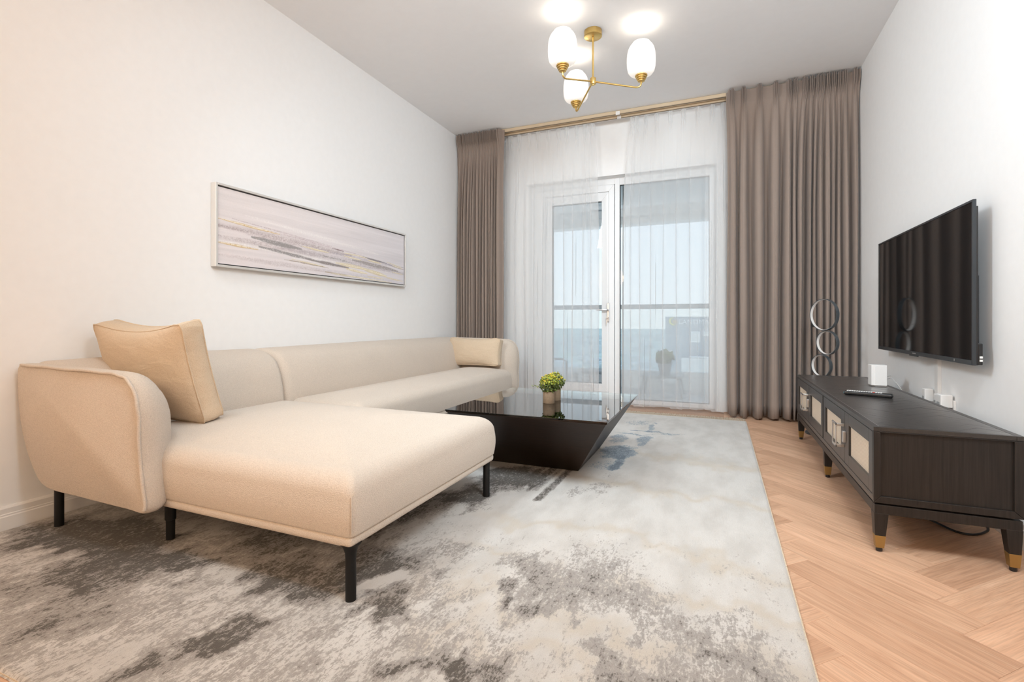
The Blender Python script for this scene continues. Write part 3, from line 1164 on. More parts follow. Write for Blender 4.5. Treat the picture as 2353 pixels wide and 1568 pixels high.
def fringe(y0, y1, n, seed):
    rg_ = random.Random(seed)
    m = MB()
    s = 1 if y1 > y0 else -1
    m.box(RX0 + .002, RX1 - .002, min(y0, y0 + s * .02), max(y0, y0 + s * .02), .0008, .009)
    for i in range(n):
        x = RX0 + .004 + (RX1 - RX0 - .010) * i / n
        w = (RX1 - RX0) / n
        L = abs(y1 - y0) * rg_.uniform(.82, 1.02)
        dx = rg_.uniform(-.004, .004)
        m.add([(x, y0, .001), (x + w * .95, y0, .001), (x + w * .95 + dx, y0 + s * L, .001), (x + dx, y0 + s * L, .001),
               (x + w * .3, y0, .009), (x + w * .65, y0, .009), (x + w * .65 + dx, y0 + s * L, .005), (x + w * .3 + dx, y0 + s * L, .005)],
              [(4, 5, 6, 7), (0, 4, 7, 3), (5, 1, 2, 6), (3, 7, 6, 2)])
    return m


f_ = fringe(RY1 - .004, 4.885, 420, 1).build('fringe', M['fringe'], rug)
tag(f_, kind='stuff', label='beige fringe along the window edge of the rug')

# ------------------------------------------------------------------ sectional sofa
sofa = empty('sectional_sofa', (-1.9, 2.9, .012), 'cream boucle sectional sofa with near chaise and black legs along the left wall', 'sofa')
back_prof = spline([(-2.750, .66), (-2.745, .50), (-2.68, .31), (-2.56, .215), (-2.46, .215), (-2.405, .27), (-2.398, .42),
                    (-2.412, .52), (-2.437, .60), (-2.475, .657), (-2.535, .692), (-2.61, .709), (-2.69, .71), (-2.735, .695)], 5)


def back(name, y0, y1, r0, r1):
    st = []
    for k in range(7):
        a = PI / 2 * k / 6
        st.append((y0 + r0 * (1 - math.sin(a)) if False else y0 + r0 * (1 - math.cos(a)), r0 * (1 - math.sin(a))))
    m = max(4, int((y1 - y0) / .12))
    for k in range(1, m):
        st.append((y0 + r0 + (y1 - y0 - r0 - r1) * k / m, -.004 * math.sin(PI * k / m)))
    for k in range(7):
        a = PI / 2 * (1 - k / 6)
        st.append((y1 - r1 * (1 - math.cos(a)), r1 * (1 - math.sin(a))))
    return link(name, loft(back_prof, st, 'y'), M['sofa'], sofa, smooth=60)


back('backrest', 1.16, 2.212, .03, .045)
back('backrest', 2.214, 4.56, .05, .03)

arm_out = spline([(-2.752, .675), (-2.742, .52), (-2.70, .38), (-2.62, .26), (-2.53, .205), (-2.3, .198), (-2.0, .195), (-1.895, .197),
                  (-1.892, .27), (-1.914, .38), (-1.919, .50), (-1.926, .57), (-1.950, .630), (-1.990, .668), (-2.05, .685), (-2.2, .690), (-2.5, .694), (-2.70, .697)], 5)


def arm(name, y_face, y_in, s, mat_parent):
    """y_face: flat piped side, y_in: crown of the rounded inner side"""
    T = abs(y_in - y_face)
    O = np.array(arm_out)
    lo, hi = O.min(0), O.max(0)
    c, hf = (lo + hi) / 2, (hi - lo) / 2
    rings = []
    N = 14
    for k in range(-2, N + 1):
        if k < 0:
            t, ins = (0.0, .005) if k == -2 else (.02, 0.0)
        else:
            t = max(.05, math.sin(PI / 2 * k / N))
            ins = .21 * (1 - math.sqrt(max(0, 1 - t ** 2.0))) - .012 * math.sin(PI * min(1, t * 1.6)) * (t < .62)
        sc = 1 - np.array([min(ins, hf[0] * .9) / hf[0], min(ins, hf[1] * .9) / hf[1]])
        R = c + (O - c) * sc
        rings.append(np.stack([R[:, 0], np.full(len(O), y_face + s * T * t), R[:, 1]], 1))
    me = grid_mesh('armrest', np.array(rings), closed_u=True)
    bm = bmesh.new()
    bm.from_mesh(me)
    bm.verts.ensure_lookup_table()
    n = len(O)
    bm.faces.new([bm.verts[i] for i in range(n)])
    last = (len(rings) - 1) * n
    bm.faces.new([bm.verts[last + i] for i in range(n)])
    bmesh.ops.recalc_face_normals(bm, faces=bm.faces)
    bm.to_mesh(me)
    bm.free()
    return link(name, me, M['sofa'], mat_parent, smooth=50)


arm_out = arm_out + np.array([0.012, 0]) * np.clip((-2.3 - arm_out[:, :1]) / .4, 0, 1)
a1 = arm('armrest', 1.112, 1.312, 1, sofa)
top_i = int(np.argmin(np.abs(arm_out[:, 0] + 2.715) + np.abs(arm_out[:, 1] - .69)))
bot_i = int(np.argmin(np.abs(arm_out[:, 0] + 1.893) + np.abs(arm_out[:, 1] - .205)))
rolled = np.concatenate([arm_out[bot_i:], arm_out[:top_i + 1]]) if top_i < bot_i else arm_out[bot_i:top_i + 1]
MB().tube([(p[0], 1.111 + .0015 * math.sin(i * .9), p[1] + .0015 * math.sin(i * 1.3)) for i, p in enumerate(rolled)], .0062, 10).build('piping', M['sofa'], a1, smooth=60)
arm_save = arm_out
arm_out = arm_save + np.array([0.055, 0.004]) - np.array([.040, 0]) * np.clip((.45 - arm_save[:, 1:]) / .25, 0, 1) * (arm_save[:, :1] > -2.3)
a2 = arm('armrest', 4.625, 4.41, -1, sofa)
MB().tube([(p[0] + .055 - .040 * min(1, max(0, (.45 - p[1]) / .25)), 4.626, p[1] + .004) for p in rolled], .0062, 10).build('piping', M['sofa'], a2, smooth=60)


def pad(x0, x1, y0, y1, z0, z1, rc, rt, rb, dome, bulge, reach=.42):
    """seat cushion: crisp upright corners, softly rolled top edge, crowned top"""
    cx_, cy_, hx, hy = (x0 + x1) / 2, (y0 + y1) / 2, (x1 - x0) / 2, (y1 - y0) / 2
    out = []
    m = 26
    for (sx, sy, a0) in ((1, -1, -90), (1, 1, 0), (-1, 1, 90), (-1, -1, 180)):
        for k in range(7):
            a = math.radians(a0 + 90 * k / 6)
            out.append((sx * (hx - rc) + rc * math.cos(a), sy * (hy - rc) + rc * math.sin(a)))
        nx_ = {0: (1, 1), 1: (-1, 1), 2: (-1, -1), 3: (1, -1)}
        a1_ = math.radians(a0 + 90)
        px_, py_ = out[-1]
        qx, qy = {(1, -1): (hx, hy - rc), (1, 1): (-(hx - rc), hy), (-1, 1): (-hx, -(hy - rc)), (-1, -1): (hx - rc, -hy)}[(sx, sy)]
        for k in range(1, m):
            t = k / m
            out.append((px_ + (qx - px_) * t, py_ + (qy - py_) * t))
    O = np.array(out)
    rings = []

    def ring(ins, z):
        R = O * np.array([(hx - ins) / hx, (hy - ins) / hy])
        rings.append(np.stack([R[:, 0] + cx_, R[:, 1] + cy_, np.full(len(O), z)], 1))
    for k in range(5):
        a = PI / 2 * k / 4
        ring(rb * (1 - math.sin(a)), z0 + rb * (1 - math.cos(a)))
    zt = z1 - rt
    for k in range(1, 7):
        t = k / 7
        ring(-bulge * math.sin(PI * t * .9), z0 + rb + (zt - z0 - rb) * t)
    for k in range(0, 10):
        a = PI / 2 * k / 10
        ring(rt * (1 - math.cos(a)) - bulge * .3 * math.cos(a), zt + rt * math.sin(a))
    lim = min(hx, hy)
    for k in range(0, 22):
        ins = rt + (lim * .985 - rt) * k / 21
        rings_z = z1 + dome * (1 - (1 - min(1, (ins - rt) / reach)) ** 2.2)
        ring(ins, rings_z)
    me = grid_mesh('pad', np.array(rings), closed_u=True)
    bm = bmesh.new()
    bm.from_mesh(me)
    bm.verts.ensure_lookup_table()
    n = len(O)
    bm.faces.new([bm.verts[i] for i in range(n)])
    last = (len(rings) - 1) * n
    bm.faces.new([bm.verts[last + i] for i in range(n)])
    bmesh.ops.recalc_face_normals(bm, faces=bm.faces)
    bm.to_mesh(me)
    bm.free()
    return me


def seat(name, x0, x1, y0, y1, dome, parent):
    s = link(name, pad(x0, x1, y0, y1, .217, .412, .022, .075, .010, dome, .006), M['sofa'], parent, smooth=60)
    link('base_trim', rbox(x0 + .004, x1 - .006, y0 + .002, y1 - .002, .186, .222, .014, 10, 0, (0, 0, 0), 4), M['sofa'], s, smooth=80)
    return s


seat('seat', -2.44, -1.026, 1.188, 2.235, .046, sofa)
link('seam', MB().tube([(-1.0295 + .006 * math.sin(PI * k / 10), 1.1915 - .006 * math.sin(PI * k / 10), .232 + .115 * k / 10) for k in range(11)], .0022, 8).mesh(), M['sofa'], sofa, smooth=60)
seat('seat', -2.44, -1.862, 2.238, 4.44, .040, sofa)


def sofa_leg(x, y, top, tel=False, flare=None):
    r = .0165
    prof = [(.0145, .012), (.0155, .02)]
    if tel:
        prof = [(.0155, .012), (.016, .09), (.0195, .092), (.0195, top)]
    elif flare:
        prof = [(.0165, .012), (.0165, top - .05), (.018, top - .03), (.024, top - .012), (.034, top)]
    else:
        prof = [(.0165, .012), (.0165, top)]
    o = MB().lathe(prof, (x, y, 0), 20).build('leg', M['black_metal'], sofa, smooth=40)
    return o


sofa_leg(-2.585, 1.185, .215)
sofa_leg(-2.018, 1.285, .20, tel=True)
sofa_leg(-1.058, 1.222, .192, flare=True)
sofa_leg(-1.062, 2.205, .192)
sofa_leg(-2.02, 2.20, .192)
sofa_leg(-1.91, 4.36, .192)
sofa_leg(-2.52, 4.36, .22)
sofa_leg(-1.91, 3.2, .192)


# ------------------------------------------------------------------ cushions
def cushion(name, w, h, t, mtx, label, sag, seed, gusset=.85):
    root = empty(name, mtx.translation, label, 'cushion')
    n = 26
    u = np.linspace(-1, 1, n)
    v = np.linspace(-1, 1, n)
    U, V = np.meshgrid(u, v)
    rgc = vnoise(U * 3 + 9, V * 3 + 5, seed) - .5

    def outline(U, V):
        x = U * w / 2 * (1 - .05 * (1 - V ** 2))
        z = V * h / 2 * (1 - .05 * (1 - U ** 2))
        z = z - sag * (1 - U ** 2) * np.clip(V, 0, 1) ** 3
        rr = np.clip((np.abs(U) + np.abs(V) - 1.86) / .14, 0, 1)
        x = x - np.sign(U) * rr * .012
        z = z - np.sign(V) * rr * .012
        return x, z
    X, Z = outline(U, V)
    bul = (1 - np.abs(U) ** 2.6) * (1 - np.abs(V) ** 2.6)
    D = t / 2 * gusset * .8 + (t / 2 * 1.0) * bul ** .75 + .008 * rgc * (1 - np.abs(U) ** 8) * (1 - np.abs(V) ** 8)
    bm = bmesh.new()
    F = [[bm.verts.new((X[j, i], -D[j, i], Z[j, i])) for i in range(n)] for j in range(n)]
    Bk = [[bm.verts.new((X[j, i], D[j, i], Z[j, i])) for i in range(n)] for j in range(n)]
    for S in (F, Bk):
        for j in range(n - 1):
            for i in range(n - 1):
                bm.faces.new((S[j][i], S[j][i + 1], S[j + 1][i + 1], S[j + 1][i]))
    ring = [(0, i) for i in range(n)] + [(j, n - 1) for j in range(1, n)] + [(n - 1, i) for i in range(n - 2, -1, -1)] + [(j, 0) for j in range(n - 2, 0, -1)]
    mids = []
    for j, i in ring:
        a, b = F[j][i].co, Bk[j][i].co
        c = (a + b) / 2
        out = Vector((c.x, 0, c.z)).normalized()
        mids.append(bm.verts.new(c + out * .006))
    m = len(ring)
    for k in range(m):
        (j, i), (j2, i2) = ring[k], ring[(k + 1) % m]
        bm.faces.new((F[j][i], F[j2][i2], mids[(k + 1) % m], mids[k]))
        bm.faces.new((mids[k], mids[(k + 1) % m], Bk[j2][i2], Bk[j][i]))
    bmesh.ops.recalc_face_normals(bm, faces=bm.faces)
    me = bpy.data.meshes.new('cover')
    bm.to_mesh(me)
    loops = [[F[j][i].co.copy() for j, i in ring], [Bk[j][i].co.copy() for j, i in ring]]
    bm.free()
    me.transform(mtx)
    link('cover', me, M['cushion'], root, smooth=55)
    for lp in loops:
        MB().tube([mtx @ p for p in lp], .0032, 6, closed=True).build('piping', M['cushion'], root, smooth=60)
    return root


def place(center, rx, rz):
    return Matrix.Translation(center) @ Matrix.Rotation(rz, 4, 'Z') @ Matrix.Rotation(rx, 4, 'X')


cushion('cushion', .635, .455, .125, place((-2.330, 1.425, .668), math.radians(14), math.radians(-1)),
        'large tan cushion leaning against the near armrest of the sofa', .032, 2)
cushion('cushion', .565, .275, .11, place((-2.225, 4.365, .575), math.radians(-10), math.radians(-1)),
        'small oblong tan lumbar cushion against the far armrest of the sofa', .008, 5)

# ------------------------------------------------------------------ coffee table with two plants
ct = empty('coffee_table', (-1.0, 3.0, .012), 'dark brown slanted pedestal coffee table with glass top on the rug', 'table')
MB().frustum((-1.355, -.748, 2.775, 3.335, .012), (-1.365, -.492, 2.335, 3.285, .388)).build('pedestal', M['espresso'], ct, bevel=.002)
MB().box(-1.368, -.489, 2.332, 3.288, .388, .392).build('rim', M['espresso'], ct)
MB().box(-1.372, -.485, 2.328, 3.292, .393, .401).build('glass_top', M['table_glass'], ct, bevel=.0015)


def plant(px, py, seed, label, branch):
    r = empty('potted_plant', (px, py, .4015), label, 'plant')
    p = MB().lathe([(.0335, 0), (.0345, .002), (.0345, .066), (.0335, .068), (.030, .068), (.030, .058)], (px, py, .4015), 32).build('pot', M['pot'], r, smooth=40)
    MB().lathe([(.0302, 0), (.0302, .004)], (px, py, .456), 20).build('soil', M['soil'], p)
    st = MB()
    rg_ = random.Random(seed)
    for i in range(26):
        a, q = rg_.uniform(0, 2 * PI), rg_.uniform(.2, 1)
        e = Vector((px + math.cos(a) * .042 * q, py + math.sin(a) * .042 * q, .505 + rg_.uniform(0, .055)))
        b = Vector((px + math.cos(a) * .012, py + math.sin(a) * .012, .458))
        st.tube([b, (b + e) / 2 + Vector((0, 0, .01)), e], .0009, 5)
    if branch:
        st.tube([(px - .02, py, .49), (px - .06, py, .495), (px - .095, py, .502)], .0008, 5)
    st.build('stems', M['stem'], r)
    me = leaf_cloud((px, py, .513), .056, 900, .0125, seed, ((.13, .19, .03), (.36, .36, .035), (.035, .065, .022)), .98, -.75)
    tag(link('foliage', me, M['leaf'], r), kind='stuff')
    if branch:
        m = MB()
        cols = []
        for i in range(16):
            t = i / 15
            c = Vector((px - .045 - .055 * t, py + rg_.uniform(-.008, .008), .494 + .009 * t + rg_.uniform(-.008, .008)))
            u = Vector((rg_.uniform(-1, 1), rg_.uniform(-1, 1), rg_.uniform(-1, 1))).normalized() * .008
            w = u.cross(Vector((0, 1, .2))).normalized() * .004
            m.add([c, c + u * .5 + w, c + u, c + u * .5 - w], [(0, 1, 2), (0, 2, 3)])
            cols += [(.16, .22, .05)] * 4
        me = m.mesh('sprig')
        set_pattern(me, np.array(cols))
        tag(link('sprig', me, M['leaf'], r), kind='stuff')
    fm = MB()
    for i in range(16):
        a, b = rg_.uniform(0, 2 * PI), rg_.uniform(.25, 1.25)
        c = Vector((px, py, .513)) + Vector((math.cos(a) * math.sin(b), math.sin(a) * math.sin(b), math.cos(b))) * .056
        fm.lathe([(.0008, -.003), (.004, -.001), (.0045, .001), (.002, .0035)], c, 7)
    tag(fm.build('flowers', M['yellow'], r, smooth=60), kind='stuff')
    return r


plant(-.915, 2.742, 21, 'small yellow-green shrub in a kraft pot, nearer of two on the glass table', True)
plant(-.915, 2.862, 33, 'second small green shrub in a kraft pot, half hidden behind the nearer pot', False)


# ------------------------------------------------------------------ curtains
def curtain(name, top, bot, ends_t, ends_b, yc, z0, z1, amp_b, amp_t, header, mat, parent, seed, rows=34, per=26, thick=0.0, flat=.55,
            finger=.022, weights=None, lap=.11):
    """top, bot: x of each pleat at the heading and at the hem"""
    rg_ = random.Random(seed)
    n = len(top)
    tp = [ends_t[0]] + list(top) + [ends_t[1]]
    bp = [ends_b[0]] + list(bot) + [ends_b[1]]
    S = []
    for k in range(n + 1):
        m = per if 0 < k < n else per // 2
        for i in range(m):
            t_ = i / m
            S.append((k, .62 * (.5 - .5 * math.cos(PI * t_)) + .38 * t_ if 0 < k < n else t_))
    S.append((n, 1.0))
    aw = [rg_.uniform(.75, 1.2) for _ in range(n + 2)]
    if weights:
        aw = [a * b for a, b in zip(aw, [1] + list(weights) + [1])]
    laps = [lap * rg_.choice((.25, .5, 1.0, 1.0, 1.25)) for _ in range(n + 2)]
    drift = [rg_.uniform(-1, 1) for _ in range(n + 2)]
    zs = [z1, z1 - .004, z1 - header * .25, z1 - header * .5, z1 - header * .75, z1 - header * .93, z1 - header, z1 - header * 1.07,
          z1 - header * 1.3, z1 - header * 1.7, z1 - header * 2.3]
    zl = zs[-1]
    zs += [zl + (z0 - zl) * (i / (rows - len(zs))) for i in range(1, rows - len(zs) + 1)]
    pts = np.zeros((len(zs), len(S), 3))
    for r, z in enumerate(zs):
        t = (z1 - z) / (z1 - z0)
        below = max(0.0, (z1 - header - z) / (z1 - z0 - header))
        e = 1 - math.exp(-below * 5.5)
        hd_ = 1.0 if z >= z1 - header * .95 else math.exp(-((z1 - header * .95 - z) / (header * .35)))
        for c, (k, fr_) in enumerate(S):
            a, b = k, k + 1
            if k == 0:
                ph = .5 + fr_ * .5
            elif k == n:
                ph = fr_ * .5
            else:
                ph = fr_
            xt = tp[a] + (tp[b] - tp[a]) * fr_
            xb = bp[a] + (bp[b] - bp[a]) * fr_
            x = xt + (xb - xt) * min(1, e * 1.15 if below > 0 else 0)
            span = abs((tp[b] - tp[a]) * (1 - e) + (bp[b] - bp[a]) * e)
            A = (aw[a] * (1 - fr_) + aw[b] * fr_)
            am = min(amp_b, .30 * span + amp_b * .45) * A
            cph = math.cos(2 * PI * ph)
            fold = math.copysign(abs(cph) ** flat, cph)
            lob = math.sin(2 * PI * ph) * laps[a] * span * e
            y_low = -am * fold * e
            # pinched heading: three narrow fingers at every pleat, flat scallop between
            dph = min(ph, 1 - ph) * span
            ff = 0
            sg = 1 if ph < .5 else -1
            for off in (-.0125, 0, .0125):
                ff += math.exp(-((dph - off * 1.0) / .0050) ** 2)
            y_top = -finger * min(1, ff) * (1 if k not in (0,) or fr_ > .2 else .5) + amp_t * math.sin(PI * ph) ** 2 * .8
            pinch = math.exp(-((z - (z1 - header)) / (header * .22)) ** 2)
            y = yc + y_top * hd_ * (1 - .40 * pinch) + y_low * (1 - hd_ * .8)
            x += lob + drift[a] * .010 * e * math.sin(below * PI * .9) * (1 - abs(2 * ph - 1)) + .004 * math.sin(below * 6 + k * 1.7) * e
            zz = z - (.010 * math.sin(PI * ph) ** 2 if r < 2 else 0)
            if r == len(zs) - 1:
                zz += .006 * math.sin(k * 2.1)
            pts[r, c] = (x, y, zz)
    me = grid_mesh(name, pts)
    o = link(name, me, mat, parent, smooth=180)
    if thick:
        sd = o.modifiers.new('cloth', 'SOLIDIFY')
        sd.thickness = thick
        sd.offset = 1
    return o


R_top = [0.118, 0.215, 0.344, 0.474, 0.579, 0.622, 0.698, 0.747, 0.793, 0.825, 0.87, 0.908, 0.952, 0.985, 1.065]
R_bot = [0.128, 0.205, 0.335, 0.459, 0.573, 0.613, 0.652, 0.724, 0.764, 0.804, 0.866, 0.905, 0.945, 0.995, 1.062]
R_w = [.9, .8, 1.15, 1.0, 1.0, .5, .9, 1.15, .5, .95, .5, 1.0, .7, 1.0, .8]
L_top = [-2.713, -2.657, -2.619, -2.585, -2.551, -2.522, -2.493, -2.447, -2.406, -2.381, -2.344, -2.311, -2.275, -2.240]
L_bot = [-2.722, -2.69, -2.655, -2.62, -2.58, -2.545, -2.50, -2.455, -2.42, -2.38, -2.345, -2.31, -2.275, -2.242]
L_w = [1, .5, 1, .8, .5, 1, .6, 1, .5, 1, .6, 1, .8, .8]
cr = empty('curtain', (.59, 4.94, 3.0), 'long taupe grey blackout curtain beside the television wall, right of the window', 'curtain')
curtain('drape', R_top, R_bot, (.068, 1.094), (.085, 1.092), 4.93, .018, 2.992, .115, .012, .125, M['curtain'], cr, 4, flat=.45, finger=.058, thick=.002, weights=R_w)
cl = empty('curtain', (-2.46, 4.94, 3.0), 'long taupe grey blackout curtain bunched behind the far end of the sofa', 'curtain')
curtain('drape', L_top, L_bot, (-2.752, -2.165), (-2.756, -2.195), 4.945, .018, 2.992, .070, .010, .125, M['curtain'], cl, 9, flat=.45, finger=.048, thick=.002, weights=L_w)

SL = [-2.132, -2.036, -1.917, -1.815, -1.7, -1.583, -1.491, -1.381, -1.292, -1.225]
SR = [-0.807, -0.76, -0.666, -0.561, -0.433, -0.31, -0.177, -0.05, 0.045]
SLb = [-2.14, -2.05, -1.93, -1.82, -1.71, -1.60, -1.48, -1.385, -1.28, -1.20]
SRb = [-0.87, -0.79, -0.68, -0.57, -0.435, -0.32, -0.18, -0.06, 0.05]
s1 = empty('sheer_curtain', (-1.67, 5.06, 2.94), 'white sheer voile panel over the balcony door, beside the bunched curtain', 'curtain')
curtain('drape', SL, SLb, (-2.20, -1.180), (-2.22, -1.150), 5.075, .022, 2.945, .015, .004, .10, M['sheer'], s1, 14, flat=1.0, finger=.034, lap=.21)
s2 = empty('sheer_curtain', (-.38, 5.06, 2.94), 'white sheer voile panel over the fixed window, beside the wide curtain', 'curtain')
curtain('drape', SR, SRb, (-.825, .075), (-.905, .085), 5.075, .022, 2.945, .015, .004, .10, M['sheer'], s2, 15, flat=1.0, finger=.034, lap=.21)

tk = empty('curtain_track', (-.85, 5.03, 3.0), 'beige double curtain track fixed to the ceiling above the window', 'curtain track')
MB().box(XL + .02, XR - .02, 4.972, 5.002, 2.966, 2.999).build('rail', M['rail'], tk, bevel=.003)
MB().box(XL + .02, XR - .02, 5.046, 5.076, 2.955, 2.999).build('rail', M['rail'], tk, bevel=.003)
MB().box(XL + .02, XR - .02, 5.002, 5.046, 2.975, 2.999).build('track_base', M['rail'], tk)
MB().box(XL + .03, XR - .03, 4.983, 4.991, 2.9645, 2.967).build('groove', M['groove'], tk)
MB().box(XL + .03, XR - .03, 5.057, 5.065, 2.9535, 2.956).build('groove', M['groove'], tk)
for x in (-.93,):
    MB().box(x - .02, x + .02, 4.966, 4.975, 2.955, 2.99).build('joint_clip', M['plastic_white'], tk)
    MB().box(x - .02, x + .02, 5.040, 5.048, 2.945, 2.98).build('joint_clip', M['plastic_white'], tk)

# ------------------------------------------------------------------ chandelier
CX, CY = -0.843, 3.543
ZH = 2.634
cs, sn = math.cos(YAW), math.sin(YAW)
ch = empty('chandelier', (CX, CY, 3.0), 'brass three-arm chandelier with opal glass shades under the ceiling', 'chandelier')
MB().lathe([(.064, 0), (.0645, -.002), (.0645, -.040), (.062, -.042), (.004, -.0425)], (CX, CY, 3.0), 48).build('canopy', M['brass'], ch, smooth=40)
MB().lathe([(.0065, 2.955), (.0065, ZH + .02)], (CX, CY, 0), 16).build('stem', M['brass'], ch, smooth=40)
MB().lathe([(.009, .032), (.013, .024), (.021, .022), (.022, .018), (.022, -.018), (.021, -.021), (.008, -.022), (.007, -.03), (.002, -.031)], (CX, CY, ZH), 32).build('hub', M['brass'], ch, smooth=40)
RARM = .341
DEP = 3.5935
for k in range(3):
    ang = -0.24 + (k - 1) * 2 * PI / 3
    dx, dz = math.sin(ang), math.cos(ang)
    d = Vector((cs * dx - sn * dz, sn * dx + cs * dz, 0))
    c0 = Vector((CX, CY, ZH))
    ze = ZH - .095
    e = c0 + d * RARM
    path = [c0 + d * .018 + Vector((0, 0, -.006))]
    corner = Vector((e.x, e.y, ze))
    p_in = c0 + (corner - c0) * .86
    up = corner + Vector((0, 0, .040))
    path.append(p_in)
    for q in range(1, 8):
        t = q / 8
        path.append(p_in * (1 - t) ** 2 + corner * 2 * t * (1 - t) + up * t * t)
    path += [up, corner + Vector((0, 0, .052))]
    MB().tube(path, .0060, 12).build('arm', M['brass'], ch, smooth=50)
    hz = ze + .046
    hp = []
    for q, rr in enumerate((.024, .031, .037, .043)):
        z_ = .012 * q
        hp += [(rr - .004, z_), (rr, z_ + .002), (rr, z_ + .0095), (rr - .002, z_ + .0115)]
    MB().lathe([(.008, -.002)] + hp + [(.02, .05)], (e.x, e.y, hz), 36).build('lamp_holder', M['brass'], ch, smooth=35)
    so = [(.036, 0), (.060, .004), (.079, .014), (.0915, .032), (.098, .060), (.100, .095), (.0995, .130), (.0965, .160), (.0895, .187), (.079, .207), (.067, .2205), (.062, .224), (.061, .231)]
    si = [(r_ - .004, z_) for r_, z_ in reversed(so)]
    sb = hz + .044
    MB().lathe(so + si, (e.x, e.y, sb), 40, cap=False).build('shade', M['shade'], ch, smooth=60)
    ld = bpy.data.lights.new('bulb', 'POINT')
    ld.energy = BULB_POWER
    ld.color = (1.0, 0.88, 0.74)
    ld.shadow_soft_size = .04
    lo = bpy.data.objects.new('bulb', ld)
    COL.objects.link(lo)
    lo.parent = ch
    lo.location = Vector((e.x, e.y, sb + .115)) - ORG[ch.name]

# ------------------------------------------------------------------ painting
FX = XL + .045
pa = empty('framed_painting', (XL, 2.95, 1.455), 'wide framed abstract painting of pale mauve streaks with gold flecks above the sofa', 'painting')
PY0, PY1, PZ0, PZ1 = 1.992, 3.902, 1.205, 1.702
fm = MB()
fw = .013
fm.box(XL + .001, FX, PY0, PY0 + fw, PZ0, PZ1)
fm.box(XL + .001, FX, PY1 - fw, PY1, PZ0, PZ1)
fm.box(XL + .001, FX, PY0 + fw, PY1 - fw, PZ0, PZ0 + fw)
fm.box(XL + .001, FX, PY0 + fw, PY1 - fw, PZ1 - fw, PZ1)
fm.build('frame', M['silver'], pa, bevel=.0012)
MB().box(XL + .002, FX - .025, PY0 + fw, PY1 - fw, PZ0 + fw, PZ1 - fw).build('backing', M['gasket'], pa)
cy0, cy1, cz0, cz1 = PY0 + fw + .007, PY1 - fw - .007, PZ0 + fw + .007, PZ1 - fw - .007
nu, nv = 520, 150
uu, vv = np.meshgrid(np.linspace(0, 1, nu), np.linspace(0, 1, nv))   # u along Y, v up


